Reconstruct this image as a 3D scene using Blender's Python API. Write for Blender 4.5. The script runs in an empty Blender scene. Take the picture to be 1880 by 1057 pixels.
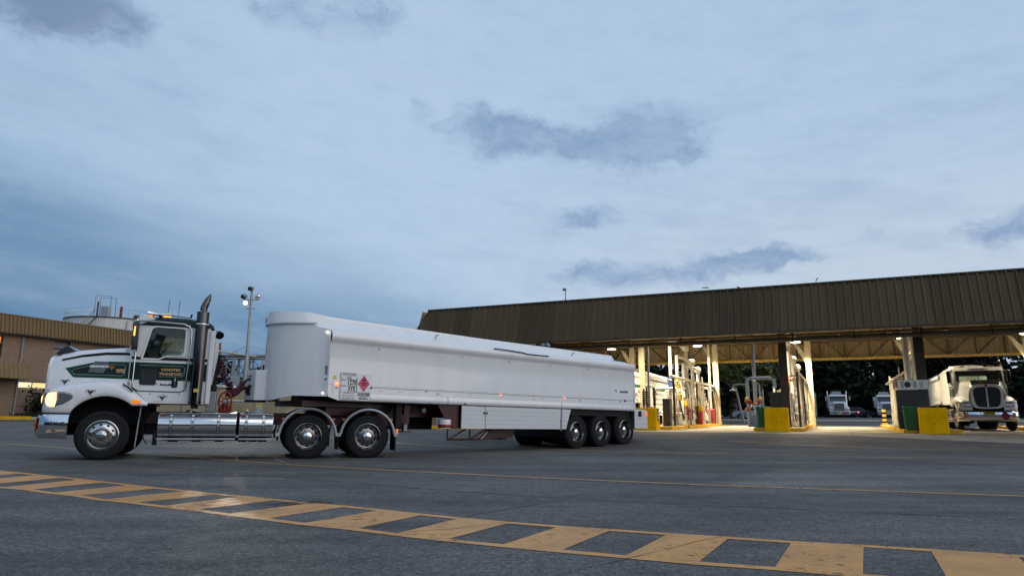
import bpy, bmesh, math, random
from mathutils import Vector, Matrix
from mathutils.geometry import tessellate_polygon
R = math.radians
scene = bpy.context.scene
COL = scene.collection

# ------------------------------------------------------------------ camera
cam_data = bpy.data.cameras.new('camera')
cam = bpy.data.objects.new('camera', cam_data)
COL.objects.link(cam)
cam_data.sensor_width = 36.0
cam_data.lens = 36.0 * 1253.0 / 1880.0
cam_data.clip_start = 0.1
cam_data.clip_end = 3000
pitch, roll = math.atan(233 / 1253.0), 0.004
fwd = Vector((0, math.cos(pitch), math.sin(pitch)))
right0 = Vector((1, 0, 0)); up0 = right0.cross(fwd)
rgt = right0 * math.cos(roll) + up0 * math.sin(roll); upv = rgt.cross(fwd)
mw = Matrix((rgt, upv, -fwd)).transposed().to_4x4()
mw.translation = Vector((0, 0, 1.0))
cam.matrix_world = mw
scene.camera = cam

# ------------------------------------------------------------------ render look
scene.render.engine = 'CYCLES'
scene.cycles.use_denoising = True
scene.cycles.max_bounces = 6; scene.cycles.diffuse_bounces = 2; scene.cycles.glossy_bounces = 3; scene.cycles.transmission_bounces = 4; scene.cycles.transparent_max_bounces = 8
scene.cycles.use_adaptive_sampling = True; scene.cycles.adaptive_threshold = .015
scene.cycles.caustics_reflective = False; scene.cycles.caustics_refractive = False
scene.cycles.sample_clamp_indirect = 6
scene.view_settings.view_transform = 'Standard'
scene.view_settings.look = 'None'
scene.view_settings.exposure = 0.0
scene.view_settings.gamma = 1.0

# ------------------------------------------------------------------ world: dusk sky with thin cloud veil and a few dark puffs
world = bpy.data.worlds.new('World'); scene.world = world; world.use_nodes = True
wt = world.node_tree; wt.nodes.clear()
world.cycles.sampling_method = 'MANUAL'; world.cycles.sample_map_resolution = 256
def wn(t, **k):
    n = wt.nodes.new(t)
    for a, b in k.items(): setattr(n, a, b)
    return n
def wm(op, a, b=None, c=None, clamp=False):
    n = wn('ShaderNodeMath', operation=op, use_clamp=clamp)
    for i, q in enumerate((a, b, c)):
        if q is None: continue
        if isinstance(q, (int, float)): n.inputs[i].default_value = q
        else: wt.links.new(q, n.inputs[i])
    return n.outputs[0]
def wmix(f, a, b):
    n = wn('ShaderNodeMix', data_type='RGBA')
    for i, q in ((0, f), (6, a), (7, b)):
        if isinstance(q, (int, float)): n.inputs[i].default_value = q
        elif isinstance(q, tuple): n.inputs[i].default_value = (*q, 1)
        else: wt.links.new(q, n.inputs[i])
    return n.outputs[2]
def wsmooth(v, lo, hi):
    n = wn('ShaderNodeMapRange', interpolation_type='SMOOTHSTEP')
    wt.links.new(v, n.inputs[0])
    for i, q in ((1, lo), (2, hi)):
        if isinstance(q, (int, float)): n.inputs[i].default_value = q
        else: wt.links.new(q, n.inputs[i])
    return n.outputs[0]
tc = wn('ShaderNodeTexCoord')
sx = wn('ShaderNodeSeparateXYZ'); wt.links.new(tc.outputs['Generated'], sx.inputs[0])
DX, DY, DZ = sx.outputs
AZ = wm('ARCTAN2', DX, DY); EL = wm('ARCSINE', DZ)
def wnoise(vec, scale, detail=5, rough=.55):
    n = wn('ShaderNodeTexNoise'); n.inputs['Scale'].default_value = scale
    n.inputs['Detail'].default_value = detail; n.inputs['Roughness'].default_value = rough
    wt.links.new(vec, n.inputs['Vector']); return n
def wvec(x, y, z=0.0):
    n = wn('ShaderNodeCombineXYZ')
    for i, q in enumerate((x, y, z)):
        if isinstance(q, (int, float)): n.inputs[i].default_value = q
        else: wt.links.new(q, n.inputs[i])
    return n.outputs[0]
SINA = wm('SINE', AZ)
# veil brightness: dark blue bank low on the left, pale to the right and upwards
lo = wm('MULTIPLY_ADD', SINA, -0.26, -0.03)
hi = wm('MULTIPLY_ADD', SINA, -0.26, 0.20)
streakv = wvec(AZ, wm('MULTIPLY_ADD', AZ, 0.55, wm('MULTIPLY', EL, 5.0)))
st1 = wnoise(streakv, 1.6, 3, .5).outputs[0]
st2 = wnoise(wvec(AZ, wm('MULTIPLY_ADD', AZ, 0.35, wm('MULTIPLY', EL, 4.0)), 4.2), 3.2, 5, .62).outputs[0]
elw = wm('ADD', EL, wm('MULTIPLY', wm('SUBTRACT', st1, .5), .22))
veil = wsmooth(elw, lo, hi)
c_low = (.100, .225, .395); c_mid = (.465, .62, .805)
c1 = wmix(veil, c_low, c_mid)
c1 = wmix(wm('MULTIPLY', wsmooth(SINA, -.25, -.75), .55), c1, wmix(veil, c_low, (.33, .49, .69)))
c1 = wmix(wm('MULTIPLY', wsmooth(wm('MULTIPLY_ADD', SINA, .25, EL), .34, .85), .45), c1, (.37, .51, .72))          # a little deeper blue overhead
c1 = wmix(wm('MULTIPLY', wm('MULTIPLY', wsmooth(EL, .42, .12), wsmooth(SINA, -.25, .45)), .75), c1, (.60, .68, .79))  # pale low sky on the right
c1 = wmix(wm('MULTIPLY', wsmooth(st2, .48, .72), .27), c1, (.255, .365, .56))
st3 = wnoise(wvec(AZ, wm('MULTIPLY_ADD', AZ, .25, wm('MULTIPLY', EL, 2.6)), 9.1), 13.0, 4, .7).outputs[0]
c1 = wmix(wm('MULTIPLY', wsmooth(st3, .48, .74), .16), c1, (.27, .37, .55)); c1 = wmix(wm('MULTIPLY', wsmooth(st3, .52, .28), .12), c1, (.60, .69, .81))      # thin grey streaks
c1 = wmix(wm('MULTIPLY', wsmooth(st1, .52, .70), .22), c1, (.47, .57, .72))
# dark puffs: az, el, half width, half height, strength
PUFFS = [(-.69,.505,.10,.060,1.1),(-.60,.475,.07,.034,.8),(-.335,.552,.085,.034,.8),(-.213,.545,.04,.025,.75),(-.06,.418,.055,.026,.9),(.01,.397,.065,.027,.95),(.09,.388,.06,.024,.85),
         (.165,.385,.06,.036,.9),(.225,.40,.075,.044,1.1),(.115,.2886,.052,.019,1.0),(.255,.197,.075,.018,.8),(.355,.216,.085,.016,.95),(.1376,.2052,.07,.018,.85),
         (.655,.226,.075,.020,1.0),(-.1455,.446,.022,.02,.55),(-.036,.50,.03,.02,.4),(.33,.28,.06,.018,.42),(.50,.245,.035,.012,.42),(1.3,.5,.2,.07,.9),(-2.4,.45,.25,.07,.9)]
dn = wnoise(tc.outputs['Generated'], 9.0, 4, .62)
dsep = wn('ShaderNodeSeparateColor'); wt.links.new(dn.outputs[1], dsep.inputs[0])
A2 = wm('ADD', AZ, wm('MULTIPLY', wm('SUBTRACT', dsep.outputs[0], .5), .10))
E2 = wm('ADD', EL, wm('MULTIPLY', wm('SUBTRACT', dsep.outputs[1], .5), .075))
AE = wvec(A2, E2); tot = 0.0
for (pa, pe, ra, re, sg) in PUFFS:
    v = wn('ShaderNodeVectorMath', operation='MULTIPLY_ADD'); wt.links.new(AE, v.inputs[0]); v.inputs[1].default_value = (1 / ra, 1 / re, 0); v.inputs[2].default_value = (-pa / ra, -pe / re, 0)
    d = wn('ShaderNodeVectorMath', operation='DOT_PRODUCT'); wt.links.new(v.outputs[0], d.inputs[0]); wt.links.new(v.outputs[0], d.inputs[1])
    tot = wm('MULTIPLY_ADD', wm('POWER', .406, d.outputs['Value']), sg, tot)
cn = wnoise(wvec(A2, wm('MULTIPLY', E2, 1.9), 1.7), 15.0, 6, .68).outputs[0]
raw = wm('ADD', tot, wm('MULTIPLY', wm('SUBTRACT', cn, .5), 1.7))
mask = wm('MULTIPLY', wsmooth(raw, .18, 1.15), wsmooth(tot, .05, .45))
shade = wmix(wsmooth(cn, .35, .70), (.33, .455, .645), (.225, .345, .54))
shade = wmix(wm('MULTIPLY', wsmooth(SINA, -.35, -.6), .85), shade, (.17, .25, .40))
c1 = wmix(wm('MULTIPLY', mask, .88), c1, shade)
sky = wn('ShaderNodeTexSky', sky_type='NISHITA', sun_disc=False, sun_elevation=R(4), sun_rotation=R(200), air_density=1.2, dust_density=.6, ozone_density=3.0)
skys = wn('ShaderNodeVectorMath', operation='SCALE'); wt.links.new(sky.outputs[0], skys.inputs[0]); skys.inputs['Scale'].default_value = .10
c1 = wmix(.94, skys.outputs[0], c1)
bg = wn('ShaderNodeBackground'); bg.inputs['Strength'].default_value = 1.0
wt.links.new(c1, bg.inputs['Color'])
wo = wn('ShaderNodeOutputWorld'); wt.links.new(bg.outputs[0], wo.inputs[0])

# ------------------------------------------------------------------ sun: the soft after-glow of the western sky to the right behind the camera
sd = bpy.data.lights.new('sun', 'SUN'); sd.energy = 1.05; sd.angle = R(70); sd.color = (1, .87, .74)
sun = bpy.data.objects.new('sun', sd); COL.objects.link(sun)
sdir = Vector((-.78, .46, -.50)).normalized()     # travel direction of the light
sun.rotation_euler = sdir.to_track_quat('-Z', 'Y').to_euler(); sun.location = (0, -20, 30)

# ------------------------------------------------------------------ mesh helpers
class B:
    def __init__(s): s.v = []; s.f = []; s.m = []
    def add(s, vs, fs, m=0):
        o = len(s.v); s.v += [tuple(p) for p in vs]
        for f in fs: s.f.append(tuple(o + i for i in f)); s.m.append(m)
        return s
    def box(s, c, d, m=0, rot=None, top=None):
        hx, hy, hz = d[0] / 2, d[1] / 2, d[2] / 2
        tx, ty = top if top else (1, 1)
        P = [Vector((x * hx * (tx if z > 0 else 1), y * hy * (ty if z > 0 else 1), z * hz)) for z in (-1, 1) for y in (-1, 1) for x in (-1, 1)]
        if rot is not None: P = [rot @ p for p in P]
        c = Vector(c)
        return s.add([c + p for p in P], [(0, 2, 3, 1), (4, 5, 7, 6), (0, 1, 5, 4), (2, 6, 7, 3), (0, 4, 6, 2), (1, 3, 7, 5)], m)
    def bb(s, x0, x1, y0, y1, z0, z1, m=0):
        return s.box(((x0 + x1) / 2, (y0 + y1) / 2, (z0 + z1) / 2), (abs(x1 - x0), abs(y1 - y0), abs(z1 - z0)), m)
    def cyl(s, p, q, r, r2=None, n=14, m=0, cap=True):
        p, q = Vector(p), Vector(q); r2 = r if r2 is None else r2
        a = (q - p).normalized(); u = a.orthogonal().normalized(); w = a.cross(u)
        vs = []
        for c, rr in ((p, r), (q, r2)):
            for i in range(n):
                t = 2 * math.pi * i / n; vs.append(c + (u * math.cos(t) + w * math.sin(t)) * rr)
        fs = [(i, (i + 1) % n, n + (i + 1) % n, n + i) for i in range(n)]
        if cap: fs += [tuple(range(n - 1, -1, -1)), tuple(range(n, 2 * n))]
        return s.add(vs, fs, m)
    def tube(s, pts, r, n=8, m=0):
        pts = [Vector(p) for p in pts]; k = len(pts)
        rr = r if isinstance(r, (list, tuple)) else [r] * k
        vs = []; u = None
        for i, p in enumerate(pts):
            t = (pts[min(i + 1, k - 1)] - pts[max(i - 1, 0)])
            t = t.normalized() if t.length > 1e-9 else Vector((0, 0, 1))
            u = t.orthogonal().normalized() if u is None else (u - t * u.dot(t)).normalized()
            w = t.cross(u)
            vs += [p + (u * math.cos(2 * math.pi * j / n) + w * math.sin(2 * math.pi * j / n)) * rr[i] for j in range(n)]
        fs = [(i * n + j, i * n + (j + 1) % n, (i + 1) * n + (j + 1) % n, (i + 1) * n + j) for i in range(k - 1) for j in range(n)]
        fs += [tuple(range(n - 1, -1, -1)), tuple(range((k - 1) * n, k * n))]
        return s.add(vs, fs, m)
    def prism(s, pts, lo, hi, ax='y', m=0, holes=()):
        # pts are 2-D: ax 'y' -> (x,z), 'x' -> (y,z), 'z' -> (x,y)
        def P(a, b, t): return {'y': (a, t, b), 'x': (t, a, b), 'z': (a, b, t)}[ax]
        loops = [list(pts)] + [list(h) for h in holes]
        flat = [p for l in loops for p in l]; n = len(flat)
        tris = tessellate_polygon([[Vector((p[0], p[1], 0)) for p in l] for l in loops])
        fs = [tuple(t) for t in tris] + [tuple(n + i for i in reversed(t)) for t in tris]
        o = 0
        for l in loops:
            k = len(l)
            fs += [(o + i, o + (i + 1) % k, n + o + (i + 1) % k, n + o + i) for i in range(k)]; o += k
        return s.add([P(p[0], p[1], lo) for p in flat] + [P(p[0], p[1], hi) for p in flat], fs, m)
    def face(s, pts, m=0):
        return s.add(pts, [tuple(range(len(pts)))], m)
    def grid(s, rows, m=0, close=False):
        a, b = len(rows), len(rows[0]); vs = [p for r in rows for p in r]
        fs = [(i * b + j, i * b + (j + 1) % b, (i + 1) * b + (j + 1) % b, (i + 1) * b + j) for i in range(a - 1) for j in range(b if close else b - 1)]
        return s.add(vs, fs, m)
    def lathe(s, prof, c=(0, 0, 0), ax='y', n=32, m=0, a0=0, a1=360):
        full = abs(a1 - a0) >= 360; k = n if full else n + 1
        vs = []
        for (r, h) in prof:
            for i in range(k):
                t = R(a0 + (a1 - a0) * i / n)
                p = {'y': (r * math.cos(t), h, r * math.sin(t)), 'z': (r * math.cos(t), r * math.sin(t), h), 'x': (h, r * math.cos(t), r * math.sin(t))}[ax]
                vs.append((p[0] + c[0], p[1] + c[1], p[2] + c[2]))
        fs = []
        for i in range(len(prof) - 1):
            for j in range(n if full else n):
                fs.append((i * k + j, i * k + (j + 1) % k, (i + 1) * k + (j + 1) % k, (i + 1) * k + j))
        return s.add(vs, fs, m)
    def build(s, name, mats, parent=None, loc=(0, 0, 0), rot=(0, 0, 0), bevel=0, seg=2, angle=35, mirror_y=None):
        me = bpy.data.meshes.new(name)
        me.from_pydata(s.v, [], s.f)
        mats = mats if isinstance(mats, (list, tuple)) else [mats]
        for q in mats: me.materials.append(MAT[q] if isinstance(q, str) else q)
        me.polygons.foreach_set('material_index', s.m)
        bm = bmesh.new(); bm.from_mesh(me)
        bmesh.ops.remove_doubles(bm, verts=bm.verts, dist=1e-5)
        bmesh.ops.recalc_face_normals(bm, faces=bm.faces)
        bm.to_mesh(me); bm.free()
        me.polygons.foreach_set('use_smooth', [True] * len(me.polygons))
        me.set_sharp_from_angle(angle=R(angle))
        o = bpy.data.objects.new(name, me); COL.objects.link(o)
        if parent is not None: o.parent = parent
        o.location = loc; o.rotation_euler = rot
        if bevel:
            md = o.modifiers.new('bevel', 'BEVEL'); md.width = bevel; md.segments = seg; md.limit_method = 'ANGLE'; md.angle_limit = R(35); md.harden_normals = False
        return o
def inst(o, name, parent, loc=(0, 0, 0), rot=(0, 0, 0), scale=None, mat=None):
    c = bpy.data.objects.new(name, o.data); COL.objects.link(c); c.parent = parent
    c.location = loc; c.rotation_euler = rot
    if scale: c.scale = scale
    for md in o.modifiers:
        n = c.modifiers.new(md.name, md.type); n.width = md.width; n.segments = md.segments; n.limit_method = md.limit_method; n.angle_limit = md.angle_limit
    return c
def tag(o, label, cat=None, group=None, kind=None):
    if label: o['label'] = label
    if cat: o['category'] = cat
    if group: o['group'] = group
    if kind: o['kind'] = kind
    return o
def thing(name, label, cat, loc=(0, 0, 0), rz=0, group=None, rot=None):
    o = bpy.data.objects.new(name, None); COL.objects.link(o); o.empty_display_size = .2
    o.location = loc; o.rotation_euler = rot if rot else (0, 0, rz)
    return tag(o, label, cat, group)
def children(o): return [c for c in COL.objects if c.parent == o]
def copy_tree(root, loc=None, rot=None, label=None, group=None, parent=None, kids=None):
    if kids is None:
        kids = {}
        for c in COL.objects:
            if c.parent is not None: kids.setdefault(c.parent.name, []).append(c)
    c = root.copy(); COL.objects.link(c); c.parent = parent
    if loc is not None: c.location = loc
    if rot is not None: c.rotation_euler = rot
    if label: c['label'] = label
    if group: c['group'] = group
    for ch in kids.get(root.name, []): copy_tree(ch, parent=c, kids=kids)
    return c
def text(s, size, mat, parent, loc, rot, name='lettering', bold=0.0, shear=0.0, align='CENTER', sx=1.0, ext=.0015):
    cu = bpy.data.curves.new('lettering', 'FONT'); cu.body = s; cu.size = size; cu.align_x = align; cu.align_y = 'CENTER'
    cu.extrude = ext; cu.offset = bold; cu.shear = shear; cu.resolution_u = 3
    o = bpy.data.objects.new('lettering_tmp', cu); COL.objects.link(o)
    bpy.context.view_layer.update()
    me = bpy.data.meshes.new_from_object(o.evaluated_get(bpy.context.evaluated_depsgraph_get()))
    bpy.data.objects.remove(o); bpy.data.curves.remove(cu)
    me.materials.clear(); me.materials.append(MAT[mat])
    n = bpy.data.objects.new(name, me); COL.objects.link(n); n.parent = parent
    n.location = loc; n.rotation_euler = rot; n.scale = (sx, 1, 1)
    return n

# ------------------------------------------------------------------ materials
MAT = {}
def mat(name, col, rough=.5, metal=0.0, var=.08, scale=6.0, bump=0.0, bscale=60.0, coat=0.0, spec=.5, grime=0.0, gcol=(.10, .085, .065), rvar=.1, stretch=None):
    m = bpy.data.materials.new(name); m.use_nodes = True; nt = m.node_tree
    p = nt.nodes['Principled BSDF']; L = nt.links
    tcn = nt.nodes.new('ShaderNodeTexCoord'); src = tcn.outputs['Object']
    if stretch:
        mp = nt.nodes.new('ShaderNodeMapping'); mp.inputs['Scale'].default_value = stretch; L.new(src, mp.inputs[0]); src = mp.outputs[0]
    nz = nt.nodes.new('ShaderNodeTexNoise'); nz.inputs['Scale'].default_value = scale; nz.inputs['Detail'].default_value = 5; L.new(src, nz.inputs['Vector'])
    rp = nt.nodes.new('ShaderNodeValToRGB'); L.new(nz.outputs[0], rp.inputs[0])
    rp.color_ramp.elements[0].position = .3; rp.color_ramp.elements[1].position = .7
    rp.color_ramp.elements[0].color = (*[max(0, c * (1 - var)) for c in col], 1); rp.color_ramp.elements[1].color = (*[min(1, c * (1 + var)) for c in col], 1)
    out = rp.outputs[0]
    if grime:
        n2 = nt.nodes.new('ShaderNodeTexNoise'); n2.inputs['Scale'].default_value = 2.2; n2.inputs['Detail'].default_value = 9; n2.inputs['Roughness'].default_value = .7; L.new(src, n2.inputs['Vector'])
        r2 = nt.nodes.new('ShaderNodeMapRange'); r2.inputs[1].default_value = .48; r2.inputs[2].default_value = .78; r2.inputs[4].default_value = grime; L.new(n2.outputs[0], r2.inputs[0])
        mx = nt.nodes.new('ShaderNodeMix'); mx.data_type = 'RGBA'; L.new(r2.outputs[0], mx.inputs[0]); L.new(out, mx.inputs[6]); mx.inputs[7].default_value = (*gcol, 1); out = mx.outputs[2]
    L.new(out, p.inputs['Base Color'])
    mr = nt.nodes.new('ShaderNodeMapRange'); mr.inputs[3].default_value = max(0, rough - rvar * rough); mr.inputs[4].default_value = min(1, rough + rvar * rough); L.new(nz.outputs[0], mr.inputs[0]); L.new(mr.outputs[0], p.inputs['Roughness'])
    p.inputs['Metallic'].default_value = metal; p.inputs['Specular IOR Level'].default_value = spec
    if coat: p.inputs['Coat Weight'].default_value = coat; p.inputs['Coat Roughness'].default_value = .06
    if bump:
        n3 = nt.nodes.new('ShaderNodeTexNoise'); n3.inputs['Scale'].default_value = bscale; n3.inputs['Detail'].default_value = 3; L.new(src, n3.inputs['Vector'])
        bp = nt.nodes.new('ShaderNodeBump'); bp.inputs['Strength'].default_value = bump; bp.inputs['Distance'].default_value = .01; L.new(n3.outputs[0], bp.inputs['Height']); L.new(bp.outputs[0], p.inputs['Normal'])
    MAT[name] = m; return m
def emit(name, col, power, base=(.8, .8, .8)):
    m = bpy.data.materials.new(name); m.use_nodes = True; p = m.node_tree.nodes['Principled BSDF']
    p.inputs['Base Color'].default_value = (*base, 1); p.inputs['Emission Color'].default_value = (*col, 1); p.inputs['Emission Strength'].default_value = power; p.inputs['Roughness'].default_value = .3
    MAT[name] = m; return m
def glass(name, tint, gloss=1.0, rough=.02):
    m = bpy.data.materials.new(name); m.use_nodes = True; nt = m.node_tree; nt.nodes.clear()
    t = nt.nodes.new('ShaderNodeBsdfTransparent'); t.inputs[0].default_value = (*tint, 1)
    g = nt.nodes.new('ShaderNodeBsdfGlossy'); g.inputs['Roughness'].default_value = rough; g.inputs[0].default_value = (gloss, gloss, gloss, 1)
    fr = nt.nodes.new('ShaderNodeFresnel'); fr.inputs[0].default_value = 1.5
    mx = nt.nodes.new('ShaderNodeMixShader'); o = nt.nodes.new('ShaderNodeOutputMaterial')
    nt.links.new(fr.outputs[0], mx.inputs[0]); nt.links.new(t.outputs[0], mx.inputs[1]); nt.links.new(g.outputs[0], mx.inputs[2]); nt.links.new(mx.outputs[0], o.inputs[0])
    MAT[name] = m; return m

mat('white_paint', (.76, .77, .79), .34, var=.03, coat=.35, grime=.2, gcol=(.42, .40, .37))
mat('tanker_white', (.74, .745, .76), .26, var=.03, scale=2.0, coat=.8, stretch=(1.2, 1.2, .3), grime=.22, gcol=(.50, .48, .45), bump=.06, bscale=2.2)
mat('alu_panel', (.62, .63, .65), .38, metal=.0, var=.07, scale=3, stretch=(1, 1, 14), grime=.22, gcol=(.34, .33, .31))
mat('band_green', (.004, .070, .026), .4, var=.1, spec=.25)
mat('dark_green', (.003, .019, .016), .35, var=.12, spec=.22)
mat('pinstripe', (.28, .31, .32), .4)
mat('pinstripe_red', (.30, .18, .18), .4)
mat('gold_letter', (.62, .42, .24), .4)
mat('black_paint', (.006, .006, .007), .4, var=.2, spec=.25)
mat('black_plastic', (.010, .010, .011), .6, var=.25, bump=.15, spec=.25)
mat('rubber', (.012, .012, .013), .8, var=.35, scale=14, spec=.25, grime=.3, gcol=(.028, .026, .024), bump=.25, bscale=70)
mat('chrome', (.72, .73, .75), .07, metal=1, var=.04, bump=.03, bscale=5)
mat('chrome_dull', (.55, .55, .56), .22, metal=1, var=.1, bump=.06, bscale=20, grime=.25, gcol=(.22, .2, .18))
mat('plate_grey', (.10, .105, .115), .4, var=.1)
mat('steel_grey', (.26, .27, .29), .45, metal=.6, var=.15, grime=.3)
mat('chassis_red', (.050, .006, .008), .42, var=.2, grime=.35, gcol=(.05, .03, .025))
mat('reel_red', (.20, .018, .014), .4, var=.15, grime=.2)
mat('guard_black', (.02, .02, .022), .5, var=.2)
mat('guard_trim', (.40, .41, .42), .42, metal=.3, var=.1)
mat('hole_black', (.006, .006, .006), .8)
mat('dark_interior', (.020, .019, .018), .8, var=.3)
mat('seat_fabric', (.05, .045, .04), .9, var=.3)
mat('amber_lens', (.60, .17, .015), .2, var=.1)
mat('red_lens', (.42, .02, .02), .2)
mat('grille_mesh', (.075, .078, .085), .35, metal=.7, var=.2)
mat('sign_white', (.74, .75, .76), .45, var=.03)
mat('ink_black', (.015, .015, .018), .5)
mat('ink_grey', (.23, .24, .26), .5)
mat('ink_navy', (.02, .03, .11), .4)
mat('placard_pink', (.62, .075, .16), .45, var=.05)
mat('placard_red', (.22, .01, .025), .4, var=.05)
mat('yellow_sticker', (.62, .52, .06), .5)
mat('hose_blue', (.012, .018, .10), .4)
mat('hose_red', (.11, .012, .014), .4)
emit('amber_lit', (1, .30, .03), 3.0, (.8, .3, .05))
emit('amber_dim', (1, .25, .02), .55, (.7, .2, .03))
emit('marker_lit', (1, .16, .04), 3.2, (.8, .2, .05))
emit('head_lit', (1, .52, .17), 2.1, (.9, .9, .85))
emit('white_lit', (1, .92, .8), 2)
emit('red_lit', (1, .06, .03), 2.5, (.6, .05, .05))
glass('cab_glass', (.80, .86, .82))
glass('dark_glass', (.22, .24, .25))
glass('lens_glass', (.85, .87, .9))
mat('lamp_mirror', (.80, .80, .82), .12, metal=1, var=.05)

# ------------------------------------------------------------------ terrain height
def sm(t): t = max(0., min(1., t)); return t * t * (3 - 2 * t)
def G(x, y):
    return .33 * sm((y - 21.5) / 6) + .03 * max(0, min(1, (y - 27.5) / 20)) + .50 * sm((y - 48) / 45) + .012 * max(0, min(60, -x - 4))
# ------------------------------------------------------------------ ground materials
def asphalt_mat(name='asphalt', base=(.093, .0865, .082)):
    m = bpy.data.materials.new(name); m.use_nodes = True; nt = m.node_tree; L = nt.links; p = nt.nodes['Principled BSDF']
    tcn = nt.nodes.new('ShaderNodeTexCoord'); src = tcn.outputs['Object']
    def nz(sc, det=4, rg=.55, st=None):
        v = src
        if st:
            mp = nt.nodes.new('ShaderNodeMapping'); mp.inputs['Scale'].default_value = st; mp.inputs['Rotation'].default_value = (0, 0, R(25)); L.new(src, mp.inputs[0]); v = mp.outputs[0]
        n = nt.nodes.new('ShaderNodeTexNoise'); n.inputs['Scale'].default_value = sc; n.inputs['Detail'].default_value = det; n.inputs['Roughness'].default_value = rg; L.new(v, n.inputs['Vector']); return n.outputs[0]
    def mr(v, a, b, c, d):
        n = nt.nodes.new('ShaderNodeMapRange'); n.inputs[1].default_value = a; n.inputs[2].default_value = b; n.inputs[3].default_value = c; n.inputs[4].default_value = d; L.new(v, n.inputs[0]); return n.outputs[0]
    def mul(a, b):
        n = nt.nodes.new('ShaderNodeMath'); n.operation = 'MULTIPLY'; L.new(a, n.inputs[0]); L.new(b, n.inputs[1]); return n.outputs[0]
    vo = nt.nodes.new('ShaderNodeTexVoronoi'); vo.inputs['Scale'].default_value = 62; L.new(src, vo.inputs['Vector'])
    sep = nt.nodes.new('ShaderNodeSeparateColor'); L.new(vo.outputs['Color'], sep.inputs[0])
    f = mul(mr(sep.outputs[0], 0, 1, .45, 1.6), mr(nz(.35, 5, .6), .3, .7, .60, 1.30))
    f = mul(f, mr(nz(30, 4, .7), .3, .7, .5, 1.5))
    f = mul(f, mr(nz(13, 5, .72), .3, .7, .60, 1.4))
    f = mul(f, mr(nz(.5, 4, .6, (.22, 2.6, 1)), .35, .65, .70, 1.18))      # long tyre-polished streaks
    f = mul(f, mr(nz(.9, 6, .7), .58, .72, 1.0, .60))                       # oil stains
    cm = nt.nodes.new('ShaderNodeMix'); cm.data_type = 'RGBA'; cm.blend_type = 'MULTIPLY'; cm.inputs[0].default_value = 1
    cm.inputs[6].default_value = (*base, 1); L.new(f, cm.inputs[7]); L.new(cm.outputs[2], p.inputs['Base Color'])
    L.new(mr(nz(3, 3), .3, .7, .62, .82), p.inputs['Roughness']); p.inputs['Specular IOR Level'].default_value = .35
    bp = nt.nodes.new('ShaderNodeBump'); bp.inputs['Strength'].default_value = .55; bp.inputs['Distance'].default_value = .006
    L.new(mul(mr(vo.outputs['Distance'], 0, .8, 1, .3), mr(nz(40, 2), .3, .7, .6, 1)), bp.inputs['Height']); L.new(bp.outputs[0], p.inputs['Normal'])
    MAT[name] = m
asphalt_mat(); asphalt_mat('asphalt_patch', (.080, .075, .072)); asphalt_mat('asphalt_pale', (.128, .118, .108))
def paint_mat(name, col, wear=.35, rough=.42, spec=.5, chip=0):
    m = bpy.data.materials.new(name); m.use_nodes = True; nt = m.node_tree; L = nt.links; p = nt.nodes['Principled BSDF']
    tcn = nt.nodes.new('ShaderNodeTexCoord')
    def nz(sc, det=5, rg=.6):
        n = nt.nodes.new('ShaderNodeTexNoise'); n.inputs['Scale'].default_value = sc; n.inputs['Detail'].default_value = det; n.inputs['Roughness'].default_value = rg; L.new(tcn.outputs['Object'], n.inputs['Vector']); return n.outputs[0]
    r1 = nt.nodes.new('ShaderNodeMapRange'); r1.inputs[1].default_value = .56; r1.inputs[2].default_value = .76; r1.inputs[4].default_value = wear; L.new(nz(26, 7, .75), r1.inputs[0])
    r2 = nt.nodes.new('ShaderNodeValToRGB'); r2.color_ramp.elements[0].position = .3; r2.color_ramp.elements[1].position = .72
    r2.color_ramp.elements[0].color = (*[c * .74 for c in col], 1); r2.color_ramp.elements[1].color = (*[c * 1.12 for c in col], 1); L.new(nz(2.2), r2.inputs[0])
    mx = nt.nodes.new('ShaderNodeMix'); mx.data_type = 'RGBA'; L.new(r1.outputs[0], mx.inputs[0]); L.new(r2.outputs[0], mx.inputs[6]); mx.inputs[7].default_value = (.10, .095, .09, 1)
    L.new(mx.outputs[2], p.inputs['Base Color'])
    r3 = nt.nodes.new('ShaderNodeMapRange'); r3.inputs[3].default_value = rough - .1; r3.inputs[4].default_value = rough + .2; L.new(nz(5), r3.inputs[0]); L.new(r3.outputs[0], p.inputs['Roughness'])
    bp = nt.nodes.new('ShaderNodeBump'); bp.inputs['Strength'].default_value = .35; bp.inputs['Distance'].default_value = .004; L.new(nz(70, 3), bp.inputs['Height']); L.new(bp.outputs[0], p.inputs['Normal'])
    p.inputs['Specular IOR Level'].default_value = spec
    if chip:      # worn through to the asphalt where tyres run and along ragged spots
        r5 = nt.nodes.new('ShaderNodeMapRange'); r5.inputs[1].default_value = .545; r5.inputs[2].default_value = .60; L.new(nz(7, 9, .78), r5.inputs[0])
        r6 = nt.nodes.new('ShaderNodeMapRange'); r6.inputs[1].default_value = .42; r6.inputs[2].default_value = .62; r6.inputs[4].default_value = chip; L.new(nz(.8, 3, .5), r6.inputs[0])
        mm = nt.nodes.new('ShaderNodeMath'); mm.operation = 'MULTIPLY'; L.new(r5.outputs[0], mm.inputs[0]); L.new(r6.outputs[0], mm.inputs[1])
        tr = nt.nodes.new('ShaderNodeBsdfTransparent'); ms = nt.nodes.new('ShaderNodeMixShader'); L.new(mm.outputs[0], ms.inputs[0]); L.new(p.outputs[0], ms.inputs[1]); L.new(tr.outputs[0], ms.inputs[2])
        L.new(ms.outputs[0], nt.nodes['Material Output'].inputs[0])
    MAT[name] = m
paint_mat('road_paint', (.58, .27, .060), .6, chip=.85)
paint_mat('line_paint', (.50, .27, .07), .6, chip=.9)
paint_mat('kerb_yellow', (.70, .40, .006), .15, .5)
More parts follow.
